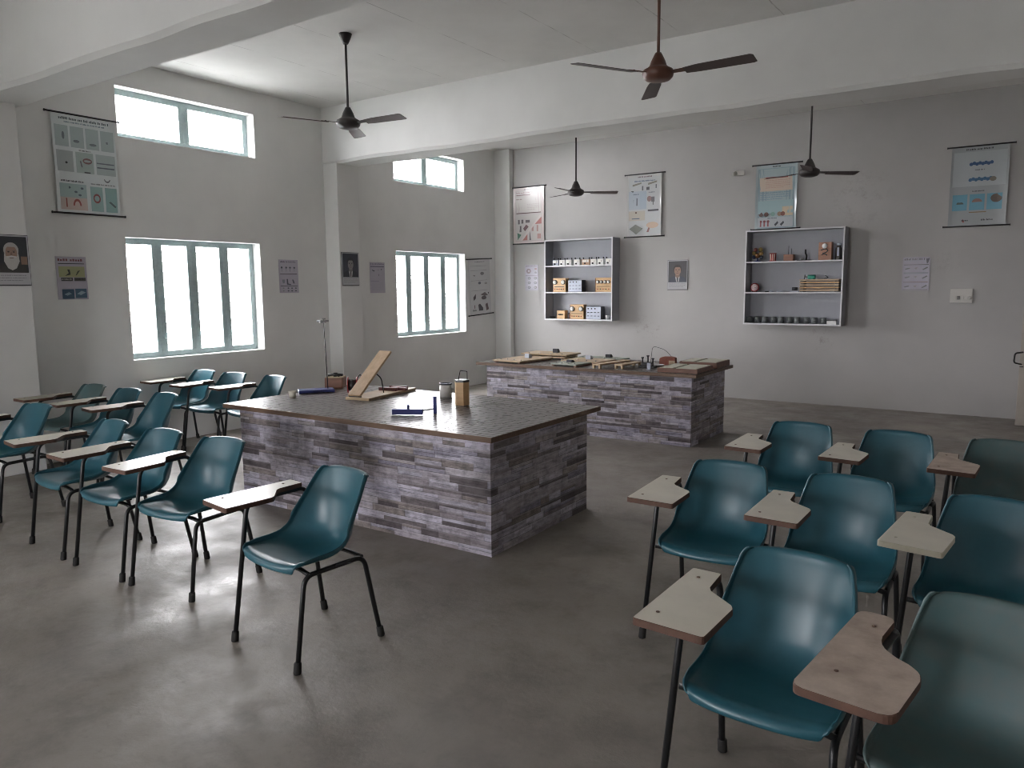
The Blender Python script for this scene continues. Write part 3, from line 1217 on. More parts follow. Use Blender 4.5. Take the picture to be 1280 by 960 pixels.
LILAC = mat('lilac_paper', (172, 168, 180), .4)
s = Sheet(.285, .41, LILAC, 0, 23)
s.words(.07, .05, .93, .105, (150, 84, 92), .085)
s.rect(.08, .155, .93, .172, (60, 56, 76))
s.rect(.08, .23, .93, .48, (184, 188, 132))
s.poly([(.36, .30), (.44, .30), (.46, .42), (.28, .45), (.40, .38)], (66, 72, 58))
s.poly([(.70, .33), (.78, .32), (.66, .43), (.62, .44)], (84, 92, 64))
s.rect(.14, .49, .52, .57, (78, 80, 80))
s.rect(.57, .49, .95, .57, (92, 94, 92))
s.words(.16, .51, .50, .545, (190, 190, 186))
s.words(.60, .51, .92, .545, (70, 70, 70))
s.rect(.14, .76, .53, .985, (54, 94, 130))
s.rect(.57, .75, .95, .97, (70, 112, 146))
s.poly([(.2, .88), (.36, .83), (.45, .87), (.3, .91)], (150, 180, 200))
s.poly([(.62, .87), (.78, .80), (.92, .84), (.75, .90)], (160, 190, 206))
notice('notice sheet with yellow-green and blue pictures below the magnet chart', (XL + .008, 3.74, 1.565), RZ_L, s)

s = Sheet(.30, .41, LILAC, 0, 29)
s.words(.08, .04, .92, .09, (130, 116, 140))
for u in (.15, .38, .58, .80):
    s.disc(u, .24, .05, .03, (78, 84, 100), 10)
    s.rect(u - .012, .25, u + .012, .36, (130, 136, 150))
s.rect(.06, .42, .94, .437, (86, 66, 84))
s.poly([(.38, .58), (.44, .58), (.46, .72), (.60, .74), (.58, .77), (.38, .75)], (70, 74, 92))
s.poly([(.66, .60), (.74, .60), (.80, .72), (.72, .72)], (84, 86, 104))
s.poly([(.14, .60), (.30, .60), (.28, .70), (.18, .72)], (140, 146, 160))
s.rect(.06, .785, .94, .80, (66, 62, 80))
for u in (.2, .45, .64, .84):
    for v in (.86, .94):
        s.disc(u, v, .045, .022, (84, 90, 106) if u > .3 else (150, 158, 160), 8)
notice('lilac notice sheet with rows of small figures, right of the near lower window', (XL + .008, 6.36, 1.60), RZ_L, s)

s = Sheet(.30, .43, LILAC, 0, 31)
s.words(.05, .03, .95, .075, (130, 126, 150))
s.rect(.05, .12, .95, .15, (110, 106, 132))
s.poly([(.15, .24), (.32, .27), (.30, .30), (.16, .27)], (70, 72, 92))
s.poly([(.42, .26), (.60, .24), (.60, .26)], (140, 140, 156))
s.rect(.75, .20, .80, .25, (96, 96, 120))
s.rect(.56, .38, .60, .44, (130, 130, 150))
s.rect(.05, .60, .6, .615, (150, 150, 166))
s.lines(.1, .66, .92, .95, 6, (186, 184, 200))
notice('faint lilac notice sheet between the second pilaster and the far window', (XL + .008, 7.935, 1.58), RZ_L, s)

x0, z0 = bw(-6.855, 1.588)
s = Sheet(.26, .43, LILAC, 0, 37)
s.words(.05, .02, .95, .07, (150, 130, 150))
s.disc(.28, .24, .18, .10, (120, 84, 96), 14)
s.disc(.28, .24, .08, .045, (206, 196, 204), 10)
s.disc(.82, .16, .10, .04, (160, 110, 120), 10)
s.disc(.82, .30, .10, .04, (120, 110, 130), 10)
s.rect(.04, .41, .96, .425, (110, 96, 116))
for v in (.52, .70, .88):
    for u in (.32, .80):
        s.disc(u, v, .12, .055, (84, 80, 100), 12)
        s.disc(u - .02, v, .05, .025, (190, 186, 196), 8)
    s.lines(.04, v - .03, .18, v + .03, 2, (160, 156, 170))
notice('lilac notice sheet of round figures left of the left cabinet', (x0, YB - .008, z0), 0, s)

x0, z0 = bw(-1.165, 1.563)
s = Sheet(.31, .42, LILAC, 0, 41)
s.words(.05, .03, .85, .09, (84, 76, 86))
s.poly([(.84, .05), (.98, .03), (.92, .18), (.88, .20)], (64, 60, 76))
s.rect(.05, .215, .95, .235, (60, 56, 64))
for k, (v, c) in enumerate(((.34, (80, 76, 84)), (.60, (70, 72, 84)), (.88, (72, 72, 80)))):
    s.poly([(.08, v), (.26, v - .03), (.28, v), (.12, v + .03)], c)
    s.poly([(.42, v - .02), (.56, v - .04), (.50, v + .03)], (150, 140, 136))
    s.poly([(.72, v + .03), (.90, v - .05), (.93, v - .02), (.76, v + .05)], (52, 50, 56))
s.rect(.05, .45, .95, .50, (140, 146, 160))
s.rect(.05, .74, .95, .76, (110, 64, 64))
s.rect(.05, .96, .95, .99, (150, 146, 150))
notice('lilac notice sheet with three ruled rows, right of the right cabinet', (x0, YB - .008, z0), 0, s)


# printed portraits
def portrait(label, loc, rz, w, h, skin, hair, coat, back, beard=False, seed=1, frame=None):
    s = Sheet(w, h, mat('portrait_paper', (176, 176, 180), .3), 0, seed)
    s.rect(.04, .03, .96, .745, back)
    s.poly([(.06, .745), (.12, .60), (.34, .53), (.66, .53), (.88, .60), (.94, .745)], coat)
    if not beard:
        s.poly([(.38, .54), (.50, .56), (.62, .54), (.57, .735), (.44, .735)], (214, 210, 208))
        s.poly([(.46, .56), (.54, .56), (.53, .73), (.48, .73)], tuple(int(v * .8) for v in coat))
    s.poly([(.40, .44), (.60, .44), (.62, .55), (.50, .60), (.38, .55)], tuple(int(v * .85) for v in skin))
    s.disc(.50, .30, .215, .155, hair, 20)
    s.disc(.50, .355, .165, .155, skin, 20)
    s.disc(.50, .235, .19, .055, hair, 14, PI, 2 * PI)
    for u in (.425, .575):
        s.disc(u, .335, .035, .011, (44, 34, 32), 8)
        s.rect(u - .05, .305, u + .05, .313, hair if not beard else (120, 112, 106))
    s.poly([(.485, .34), (.515, .34), (.535, .405), (.465, .405)], tuple(int(v * .82) for v in skin))
    s.rect(.44, .435, .56, .447, (120, 60, 56))
    if beard:
        s.poly([(.30, .36), (.36, .43), (.50, .42), (.64, .43), (.70, .36), (.72, .52), (.62, .66), (.5, .70), (.38, .66), (.28, .52)], (206, 204, 200))
        s.rect(.44, .45, .56, .46, (130, 96, 90))
        s.poly([(.34, .425), (.5, .405), (.66, .425), (.62, .445), (.5, .43), (.38, .445)], (222, 220, 216))
        s.rect(.76, .42, .94, .58, (150, 116, 92))
    s.lines(.08, .79, .92, .94, 3, (150, 150, 156), .4)
    s.rect(.02, .985, .98, 1.0, (84, 84, 88))
    t = thing('portrait_print', label, 'portrait', loc, rz, 'printed portraits')
    s.q.build('sheet', None, t)
    q = MB()
    q.box(-w / 2 - .004, w / 2 + .004, .0018, .008, -.004, h + .004, bev=.001)
    q.build('backing_board', M_ROD, t)
    return t


portrait('portrait print of an old man with long white beard, on the left pilaster', (-7.46 + .012, 3.125, 1.70), RZ_L, .285, .44, (176, 138, 116), (190, 186, 180), (64, 62, 60), (56, 60, 66), True, 3)
portrait('dark bluish portrait print on the second pilaster between the windows', (-7.44 + .012, 7.175, 1.685), RZ_L, .30, .43, (150, 142, 142), (58, 58, 66), (52, 54, 66), (66, 68, 84), False, 5)
x0, z0 = bw(-4.295, 1.588)
portrait('portrait print of a dark-haired man in a suit, between the two wall cabinets', (x0, YB - .012, z0), 0, .315, .44, (182, 140, 116), (52, 42, 40), (58, 64, 84), (76, 74, 78), False, 7)

# switchboard and lamp holder on the back wall
M_PLAST = mat('ivory_switch_plastic', (192, 190, 184), .45)
x0, z0 = bw(-.66, 1.412)
t = thing('switchboard', 'ivory switchboard low on the right of the back wall', 'switchboard', (x0, YB, z0))
q = MB()
q.box(-.12, .12, -.022, 0, 0, .175, bev=.004)
q.build('board', M_PLAST, t)
for k in range(4):
    q = MB()
    q.box(-.085 + .042 * k, -.055 + .042 * k, -.030, -.020, .04, .085, bev=.002)
    q.build('switch', mat('dark_switch', (96, 94, 92), .4) if k == 1 else M_PLAST, t)
q = MB()
q.lathe([(0, 0), (.022, 0), (.022, .006), (0, .006)], None, 16, M=Matrix.Translation((.092, -.021, .06)) @ Matrix.Rotation(PI / 2, 4, 'X'))
q.build('socket', M_PLAST, t)
x0, z0 = bw(-3.44, 3.19)
t = thing('lamp_holder', 'small white lamp holder on the wall left of the pale blue chart', 'lamp holder', (x0, YB, z0))
q = MB()
q.box(-.06, .10, -.03, 0, -.035, .035, bev=.006)
q.build('mounting_block', M_PLAST, t)
q = MB()
q.lathe([(0, 0), (.028, 0), (.028, .03), (.022, .055), (.026, .08), (0, .08)], None, 16, M=Matrix.Translation((-.03, -.03, 0)) @ Matrix.Rotation(PI / 2 + .3, 4, 'X'))
q.build('socket', M_PLAST, t)

# ------------------------------------------------------------------ wall cabinets and what stands in them
M_CAB = mat('grey_board', (156, 158, 164), 0.5, var=0.03, scale=5)
M_CABE = mat('white_board_edge', (214, 214, 216), 0.45)


def cabinet(label, xa, xb, levels, ztop):
    """open wall cabinet; levels = heights of the shelf tops, lowest first"""
    yf, yb = 10.474 * KB, YB
    t = thing('wall_cabinet', label, 'cabinet', ((xa + xb) / 2, YB, levels[0]))
    W = (xb - xa) / 2
    z0 = levels[0]
    dp = yb - yf
    th = .018

    def board(name, a, c, y0, y1, e, g):
        q = MB()
        q.box(a, c, y0, y1, e, g, M_CAB)
        q.box(a, c, y0 - .0015, y0, e, g, M_CABE)
        q.build(name, None, t)
    board('side_panel', -W, -W + th, -dp, -.001, -.02, ztop - z0)
    board('side_panel', W - th, W, -dp, -.001, -.02, ztop - z0)
    board('top_panel', -W + th, W - th, -dp, -.001, ztop - z0 - th, ztop - z0)
    board('bottom_panel', -W + th, W - th, -dp, -.001, -.02, 0)
    for z in levels[1:]:
        board('shelf', -W + th, W - th, -dp + .004, -.007, z - z0 - th, z - z0)
    q = MB()
    q.box(-W + th, W - th, -.007, -.001, 0, ztop - z0 - th)
    q.build('back_panel', M_CAB, t)
    return yf


def zz(z):
    return CAM_H + (z - CAM_H) * KB


C1 = (-6.455 * KB, -5.243 * KB)
L1 = [zz(1.135), zz(1.562), zz(1.978)]
YF1 = cabinet('left open grey wall cabinet holding wooden meter boxes', C1[0], C1[1], L1, zz(2.385))
C2 = (-3.230 * KB, -1.966 * KB)
L2 = [zz(1.130), zz(1.552), zz(1.962)]
cabinet('right open grey wall cabinet holding a red clock and stacked boards', C2[0], C2[1], L2, zz(2.38))

M_PINE = wood_material('varnished_pine', (172, 136, 92), (196, 162, 118), 5)
M_TEAK = wood_material('reddish_teak', (112, 76, 58), (140, 98, 76), 6)
M_PLYW = wood_material('pale_plywood', (168, 146, 118), (192, 170, 142), 5)
M_WHITE = mat('white_plastic', (222, 222, 220), .4)
M_BLK = mat('black_plastic', (26, 26, 28), .35)
M_GRP = mat('grey_panel', (176, 182, 196), .4, var=.05, scale=20)
M_DIAL = mat('dial_face', (230, 228, 220), .25)
M_CHROME = mat('bright_steel', (150, 150, 152), .35, 1.0)
M_BLUE = mat('blue_enamel', (48, 56, 112), .4, var=.12, scale=16)
M_RED = mat('red_enamel', (150, 40, 44), .4, var=.1, scale=14)
M_GREEN = mat('green_enamel', (44, 128, 110), .4, var=.1, scale=14)
M_TAN = mat('tan_card', (170, 140, 116), .7)
M_CLEAR = mat('cloudy_glass', (206, 214, 214), .15)
M_CLEAR.node_tree.nodes['Principled BSDF'].inputs['Transmission Weight'].default_value = 0.75
M_DGREY = mat('dark_grey_metal', (66, 66, 70), .4, .6)
FX = Matrix.Rotation(PI / 2, 4, 'X')       # lathe axis z -> -y (towards the room)


def knob_front(q, x, z, y, r, d, m):
    q.lathe([(0, 0), (r, 0), (r * .85, d), (0, d)], m, 16, M=Matrix.Translation((x, y, z)) @ FX)


def cabx(c0, c1, cx, lo, hi):
    return c0 + (c1 - c0) * (cx - lo) / (hi - lo)


def dial_part(parent, x, z, y, r):
    q = MB()
    q.lathe([(0, 0), (r, 0), (r, .014), (r * .86, .02), (r * .86, .016), (0, .016)], M_BLK, 24, M=Matrix.Translation((x, y, z)) @ FX)
    q.lathe([(0, .0165), (r * .84, .0165), (r * .84, .0175), (0, .0175)], M_DIAL, 24, M=Matrix.Translation((x, y, z)) @ FX)
    q.box(-.0015, .0015, -.019, -.018, 0, r * .7, M_BLK, Matrix.Translation((x, y, z)) @ Matrix.Rotation(.5, 4, 'Y'))
    q.build('dial', None, parent)


# --- left cabinet, top shelf: a row of small meters
TOPX = [(165, 'grey'), (228, 'white'), (292, 'white'), (368, 'white'), (450, 'tan'), (520, 'white'), (583, 'white'), (655, 'white')]
WHERE = ['first from the left', 'second from the left', 'third from the left', 'fourth from the left', None, 'third from the right', 'second from the right', 'last on the right']
for (cx, c), wh in zip(TOPX, WHERE):
    x = cabx(C1[0], C1[1], cx, 75, 705)
    if c == 'tan':
        lab = "tan meter among the white ones on the left cabinet's top shelf"
    else:
        lab = 'small %s meter, %s on the left cabinet\'s top shelf' % ('greyish' if c == 'grey' else 'white', wh)
    w = .066 if c == 'tan' else .052
    t = thing('small_meter', lab, 'meter', (x, YF1 + .10, L1[2]), 0, 'small meters on the top shelf of the left cabinet')
    body = {'white': M_WHITE, 'grey': M_GRP, 'tan': M_TAN}[c]
    q = MB()
    q.prism([(-.045, 0), (.045, 0), (.045, .05), (.02, .092), (-.045, .092)], -w, w, body, Matrix(((0, 0, 1, 0), (1, 0, 0, 0), (0, 1, 0, 0), (0, 0, 0, 1))))
    q.build('case', None, t)
    q = MB()
    q.box(-w * .8, w * .8, -.047, -.0445, .045, .085, M_DIAL)
    q.box(-.002, .002, -.0485, -.047, .045, .078, M_BLK, Matrix.Rotation(.3, 4, 'Y'))
    q.build('scale_window', None, t)
    q = MB()
    knob_front(q, -w * .2, .026, -.045, .014, .016, M_BLK)
    q.build('knob', None, t)
    q = MB()
    for s_ in (-.8, .8):
        q.lathe([(0, 0), (.006, 0), (.006, .012), (.010, .014), (.010, .03), (0, .03)], M_BLK, 10, (s_ * w, -.02, .090))
    q.build('terminals', None, t)


def meter_box(label, x, y, z, w, h, d, m, dials, grp='wooden meter boxes in the left cabinet'):
    t = thing('meter_box', label, 'meter box', (x, y, z), 0, grp)
    q = MB()
    q.box(-w / 2, w / 2, -d / 2, d / 2, 0, h, m, bev=.003)
    q.build('case', None, t)
    for k in range(dials):
        dx = -w * .32 + w * .64 * k / max(1, dials - 1)
        dial_part(t, dx, h * .70, -d / 2, min(w * .64 / max(1, dials - 1) * .44, h * .17))
    q = MB()
    q.box(-w * .40, w * .40, -d / 2 - .002, -d / 2, h * .36, h * .40, M_BLK)
    for k in range(5):
        knob_front(q, -w * .34 + w * .68 * k / 4, h * .20, -d / 2, .008, .012, M_BLK if k % 2 else M_RED)
    q.build('terminals', None, t)
    q = MB()
    q.box(-w / 2 + .002, -w / 2 + .010, -d / 2 - .003, -d / 2, h * .04, h * .96, M_TEAK)
    q.build('edge_strip', None, t)
    return t


def panel_box(label, x, y, z, w, h, d):
    t = thing('panel_box', label, 'instrument', (x, y, z), 0, 'grey panel boxes in the left cabinet')
    q = MB()
    q.box(-w / 2, w / 2, -d / 2, d / 2, 0, h, M_DGREY, bev=.003)
    q.build('case', None, t)
    q = MB()
    q.box(-w / 2 + .006, w / 2 - .006, -d / 2 - .003, -d / 2, .006, h - .006, M_GRP)
    q.build('front_panel', None, t)
    q = MB()
    r = random.Random(4)
    for row in range(3):
        for k in range(4):
            if (row, k) == (0, 3):
                continue
            bxw = w * .055 if row else w * .03
            cx_ = -w * .34 + w * .68 * k / 3
            q.box(cx_ - bxw, cx_ + bxw, -d / 2 - .010, -d / 2 - .003, h * (.78 - .27 * row), h * (.78 - .27 * row) + h * (.05 if row else .10), M_BLK)
    q.build('switches', None, t)
    return t


def c1x(a, c):
    return cabx(C1[0], C1[1], (a + c) / 2, 75, 705)


yy = YF1 + .10
meter_box('pine meter box with two dials at the left of the left cabinet\'s middle shelf', c1x(138, 272), yy, L1[1], .235, .225, .11, M_PINE, 2)
panel_box('grey panel box in the centre of the left cabinet\'s middle shelf', c1x(282, 425), yy + .01, L1[1], .255, .19, .12)
meter_box("wide pine meter box with four dials on the left cabinet's middle shelf", c1x(528, 700), yy, L1[1], .29, .222, .11, M_PINE, 4)
t = thing('wooden_box', 'small pine box with a black terminal on the left cabinet\'s bottom shelf', 'box', (c1x(180, 258), yy, L1[0]))
q = MB()
q.box(-.072, .072, -.05, .05, 0, .135, M_PINE, bev=.003)
q.build('case', None, t)
q = MB()
for dx in (-.03, 0, .03):
    knob_front(q, dx, .07, -.05, .011, .02, M_BLK)
q.build('terminals', None, t)
meter_box('pine meter box with two bright dials on the left cabinet\'s bottom shelf', c1x(305, 438), yy, L1[0], .25, .235, .11, M_PINE, 2)
panel_box('grey panel box at the right of the left cabinet\'s bottom shelf', c1x(452, 598), yy + .01, L1[0], .27, .205, .12)
t = thing('rheostat', "brown upright coil between the pine boxes on the left cabinet's bottom shelf", 'coil', (c1x(268, 300), yy + .03, L1[0]))
q = MB()
q.lathe([(0, 0), (.022, 0), (.022, .085), (0, .085)], M_TEAK, 16)
q.build('coil', None, t)
q = MB()
q.lathe([(0, 0), (.028, 0), (.028, .008), (0, .008)], M_BLK, 16, (0, 0, .085))
q.build('end_cap', None, t)
for k, (a, hh, lab) in enumerate(((640, .065, "white plastic pot beside the grey panel on the left cabinet's bottom shelf"), (682, .05, 'low grey pot at the right end of the left cabinet\'s bottom shelf'))):
    q = MB()
    x = cabx(C1[0], C1[1], a, 75, 705)
    q.lathe([(0, 0), (.026, 0), (.030, hh * .8), (.032, hh * .82), (.032, hh), (0, hh)], None, 20)
    o = q.build('plastic_pot', M_WHITE if k == 0 else M_GRP)
    o.location = (x, yy, L1[0])
    tag(o, lab, 'pot')
t = thing('cable_coil', 'dark coil of wire in the left corner of the left cabinet\'s bottom shelf', 'wire', (c1x(95, 150), yy, L1[0]))
for k in range(3):
    q = MB()
    q.tube([(.045 * math.cos(2 * PI * i / 20), .04 * math.sin(2 * PI * i / 20), .007 + .011 * k) for i in range(21)], .006, None, 8, caps=False)
    q.build('turn', M_BLK, t)


# --- right cabinet
def c2x(a, c):
    return cabx(C2[0], C2[1], (a + c) / 2, 75, 870)


yy2 = YF1 + .11
t = thing('molecule_model', "ball and stick model in orange and blue on the right cabinet's top shelf", 'model', (c2x(110, 215), yy2, L2[2]))
q = MB()
q.lathe([(0, 0), (.05, 0), (.05, .01), (.012, .018), (.008, .05), (0, .05)], None, 20)
q.build('base', M_BLUE, t)
balls = [((0, 0, .085), .036, (150, 96, 44)), ((-.05, 0, .12), .03, (176, 140, 60)), ((.05, -.01, .115), .03, (160, 120, 50)), ((-.02, -.03, .165), .028, (140, 60, 50)),
         ((.035, .01, .17), .03, (176, 150, 70)), ((-.055, .01, .065), .026, (56, 66, 120)), ((.055, .0, .06), .026, (60, 64, 84))]
for c, r, col in balls:
    q = MB()
    q.sphere(c, r, None)
    q.build('ball', ink(col, .4), t)
q = MB()
for c, r, col in balls[1:]:
    q.tube([balls[0][0], c], .005, None, 6)
q.build('rods', M_DGREY, t)

t = thing('wire_coil', 'red coil with pale stripes on the right cabinet\'s top shelf', 'coil', (c2x(260, 325), yy2, L2[2]))
q = MB()
q.lathe([(0, 0), (.05, 0), (.05, .008), (.043, .008), (.043, .105), (.05, .105), (.05, .113), (0, .113)], M_RED, 24)
q.build('bobbin', None, t)
q = MB()
for dx in (-.022, .004, .028):
    q.box(dx - .005, dx + .005, -.046, -.036, .012, .10, mat('pale_tape', (206, 190, 176), .5))
q.build('tape', None, t)

t = thing('pendulum_box', 'brown wooden box with a thin rod on the right cabinet\'s top shelf', 'box', (c2x(385, 468), yy2, L2[2]))
q = MB()
q.box(-.065, .065, -.045, .045, 0, .088, M_TEAK, bev=.003)
q.build('case', None, t)
q = MB()
q.tube([(-.01, 0, .088), (-.01, 0, .205)], .004, None, 8)
q.tube([(.025, .01, .088), (.025, .01, .17)], .003, None, 8)
q.build('rod', M_DGREY, t)

t = thing('microscope', "small black stand with bright eyepiece on the right cabinet's top shelf", 'stand', (c2x(490, 610), yy2, L2[2]))
q = MB()
q.box(-.09, .09, -.04, .04, 0, .01, bev=.003)
q.build('base', M_BLK, t)
q = MB()
q.tube(fillet([(.02, .01, .01), (.025, .01, .07), (.01, 0, .10), (.012, -.01, .15)], .02), .011, None, 10)
q.build('arm', M_BLK, t)
q = MB()
q.lathe([(0, 0), (.014, 0), (.016, .03), (0, .03)], None, 14, (-.02, -.02, .01))
q.build('eyepiece', M_CHROME, t)

t = thing('radio_box', 'brown wooden box with a bright round window on the right cabinet\'s top shelf', 'box', (c2x(665, 768), yy2, L2[2]))
q = MB()
q.box(-.082, .082, -.055, .055, 0, .235, wood_material('dull_brown_wood', (140, 100, 80), (168, 126, 104), 5), bev=.003)
q.build('case', None, t)
q = MB()
q.lathe([(0, 0), (.034, 0), (.030, .012), (0, .014)], None, 20, M=Matrix.Translation((-.005, -.055, .185)) @ FX)
q.build('round_window', M_WHITE, t)
q = MB()
for pts in ([(-.05, .13), (0, .15), (.04, .13), (.02, .10), (-.03, .09)], [(-.04, .07), (.0, .085), (.03, .06)]):
    q.tube(fillet([(x, -.058, z) for x, z in pts], .02, 4), .006, None, 8)
q.build('wiring', M_BLK, t)

t = thing('specimen_jar', 'dark capped jar standing beside the brown box on the right cabinet\'s top shelf', 'jar', (c2x(785, 840), yy2 + .02, L2[2]))
q = MB()
q.lathe([(0, 0), (.036, 0), (.038, .01), (.038, .15), (.024, .175), (.024, .19), (0, .19)], None, 22)
q.build('body', mat('dark_bottle_glass', (70, 66, 62), .2), t)
q = MB()
q.lathe([(0, 0), (.028, 0), (.028, .025), (0, .025)], None, 18, (0, 0, .19))
q.build('cap', M_GRP, t)
q = MB()
q.box(-.012, .012, -.0405, -.037, .05, .16)
q.build('label_strip', M_GRP, t)

# middle shelf
t = thing('alarm_clock', 'round red-rimmed clock on the right cabinet\'s middle shelf', 'clock', (c2x(110, 185), yy2, L2[1]))
q = MB()
q.lathe([(0, 0), (.056, 0), (.06, .006), (.06, .04), (.052, .046), (.050, .042), (0, .042)], None, 28, M=Matrix.Translation((0, .02, .064)) @ FX)
q.build('case', M_RED, t)
q = MB()
q.lathe([(0, .043), (.048, .043), (.048, .0445), (0, .0445)], mat('clock_face', (226, 206, 206), .3), 28, M=Matrix.Translation((0, .02, .064)) @ FX)
q.build('face', None, t)
q = MB()
q.box(-.002, .002, -.0265, -.0248, .064, .10, M_BLK)
q.box(-.002, .002, -.0265, -.0248, 0, .028, M_BLK, Matrix.Translation((0, 0, .064)) @ Matrix.Rotation(1.9, 4, 'Y'))
q.build('hands', None, t)
q = MB()
for s_ in (-.03, .03):
    q.tube([(s_, 0, 0), (s_ * .8, .0, .016)], .006, None, 8)
q.build('feet', M_DGREY, t)

for k, (a, c, w, d, hgt, m, lab) in enumerate((
        (235, 265, .05, .05, .014, M_BLK, 'small dark disc next to the red clock on the right cabinet\'s middle shelf'),
        (272, 305, .05, .06, .018, M_GRP, "flat pale disc second from the clock on the right cabinet's middle shelf"),
        (330, 400, .10, .07, .014, M_GRP, 'flat oval grey plate in the centre of the right cabinet\'s middle shelf'))):
    q = MB()
    q.lathe([(0, 0), (w / 2, 0), (w / 2 + .004, hgt * .4), (w / 2, hgt), (w / 3, hgt * .8), (0, hgt * .8)], None, 20)
    o = q.build('lens_disc', m)
    o.location = (c2x(a, c), yy2, L2[1])
    tag(o, lab, 'disc')
t = thing('resistance_coil', "grey cylinder on a plate just left of the stacked boards in the right cabinet", 'coil', (c2x(452, 508), yy2 + .02, L2[1]))
q = MB()
q.box(-.055, .055, -.035, .035, 0, .012)
q.build('base', M_GRP, t)
q = MB()
q.tube([(-.035, 0, .04), (.035, 0, .04)], .022, None, 14)
q.build('cylinder', M_DGREY, t)
for k in range(5):
    t = thing('wooden_board', 'wooden board %s in the stack on the right cabinet\'s middle shelf' % ('at the very bottom', 'second from the bottom', 'in the middle', 'second from the top', 'at the very top')[k],
              'board', (c2x(520, 845) + .004 * (k % 2), yy2 + .012, L2[1] + .034 * k), 0, 'wooden boards stacked in the right cabinet')
    q = MB()
    q.box(-.25, .25, -.09, .09, .012, .033, M_PINE if k % 2 else M_PLYW, bev=.002)
    q.build('panel', None, t)
    q = MB()
    for s_ in (-.22, .22):
        q.box(s_ - .02, s_ + .02, -.085, .085, 0, .012, M_BLK)
    q.build('feet', None, t)
zt = L2[1] + .034 * 5
t = thing('toy_motor', 'green motor model lying on the stacked boards in the right cabinet', 'motor', (c2x(570, 655), yy2, zt))
q = MB()
q.tube([(-.045, 0, .03), (.05, 0, .03)], .028, None, 18)
q.box(-.03, .035, -.03, .03, 0, .012)
q.build('body', M_GREEN, t)
q = MB()
q.tube([(-.085, 0, .03), (-.045, 0, .03)], .007, None, 8)
q.tube([(-.09, 0, .0), (-.085, 0, .06)], .006, None, 8)
q.build('shaft', M_BLK, t)
t = thing('metal_clip', 'small black clip on the right end of the stacked boards in the right cabinet', 'clip', (c2x(720, 745), yy2, zt))
q = MB()
q.tube(fillet([(-.03, 0, .007), (.02, 0, .02), (-.02, 0, .045)], .01, 4), .006, None, 8)
q.build('jaw', M_BLK, t)
# bottom shelf: glass pots in a row
NTH = ['leftmost', 'second from the left', 'third from the left', 'fourth from the left', 'fifth from the left', 'fifth from the right', 'fourth from the right', 'third from the right', 'second from the right', 'rightmost']
for k in range(10):
    a = 105 + 68 * k
    t = thing('glass_beaker', "low glass beaker, %s on the right cabinet's bottom shelf" % NTH[k], 'beaker', (c2x(a, a), yy2 + .03 * (k % 2), L2[0]), 0, 'beakers on the bottom shelf of the right cabinet')
    q = MB()
    q.lathe([(.0, .002), (.040, .002), (.040, .086), (.037, .086), (.037, .006), (0, .006)], None, 20)
    q.build('glass', M_CLEAR, t)
    q = MB()
    q.lathe([(0, .007), (.0365, .007), (.0365, .034), (0, .034)], None, 20)
    q.build('contents', mat('dark_contents', (66, 58, 60), .5) if k not in (1, 3, 6, 8) else M_WHITE, t)
t = thing('label_box', 'white box at the right end of the right cabinet\'s bottom shelf', 'box', (c2x(762, 830), YF1 + .045, L2[0]))
q = MB()
q.box(-.058, .058, -.03, .03, 0, .055, M_WHITE, bev=.002)
q.build('carton', None, t)
q = MB()
q.box(-.06, .06, -.032, .032, .045, .060, M_BLK, bev=.002)
q.build('lid', None, t)

# ------------------------------------------------------------------ apparatus on the near table
ZT = .756
q = MB()
q.lathe([(0, 0), (.026, 0), (.030, .055), (.027, .055), (.024, .006), (0, .006)], None, 20)
o = q.build('plastic_cup', mat('cup_white', (206, 202, 188), .5))
o.location = (-4.975, 4.10, ZT)
tag(o, 'tiny white cup near the left end of the near lab table', 'cup')

t = thing('retort_stand', 'tall thin rod on a flat blue base on the near lab table', 'stand', (-5.06, 4.43, ZT), .95)
q = MB()
q.prism([(-.15, -.07), (.15, -.07), (.15, .07), (-.15, .07)], .006, .028, bev=.003)
for sx in (-.14, .14):
    for sy in (-.05, .05):
        q.lathe([(0, 0), (.012, 0), (.012, .007), (0, .007)], None, 10, (sx, sy, 0))
q.build('base_plate', M_BLUE, t)
q = MB()
q.tube([(.10, .0, .028), (.085, .0, .63)], .0042, None, 10)
q.build('rod', M_DGREY, t)
q = MB()
q.box(.05, .105, -.012, .012, .60, .622)
q.tube([(.03, 0, .615), (.13, 0, .615)], .008, None, 10)
q.lathe([(0, 0), (.018, 0), (.018, .012), (0, .012)], None, 14, (.085, 0, .628))
q.build('clamp', M_CHROME, t)

t = thing('terminal_box', "reddish wooden box with black clips on top on the near lab table", 'box', (-5.15, 4.74, ZT), .55)
q = MB()
q.box(-.08, .08, -.075, .075, 0, .095, M_TEAK, bev=.004)
q.build('case', None, t)
q = MB()
q.box(-.077, .077, -.072, .072, .095, .102, M_PLYW, bev=.002)
q.build('lid', None, t)
q = MB()
for a in (.4, 2.2):
    q.tube([(-.07 * math.cos(a), -.04 * math.sin(a), .112), (0, 0, .122), (.07 * math.cos(a), .04 * math.sin(a), .112)], .011, None, 8)
q.lathe([(0, .10), (.02, .10), (.02, .135), (0, .135)], None, 12)
q.build('clips', M_BLK, t)

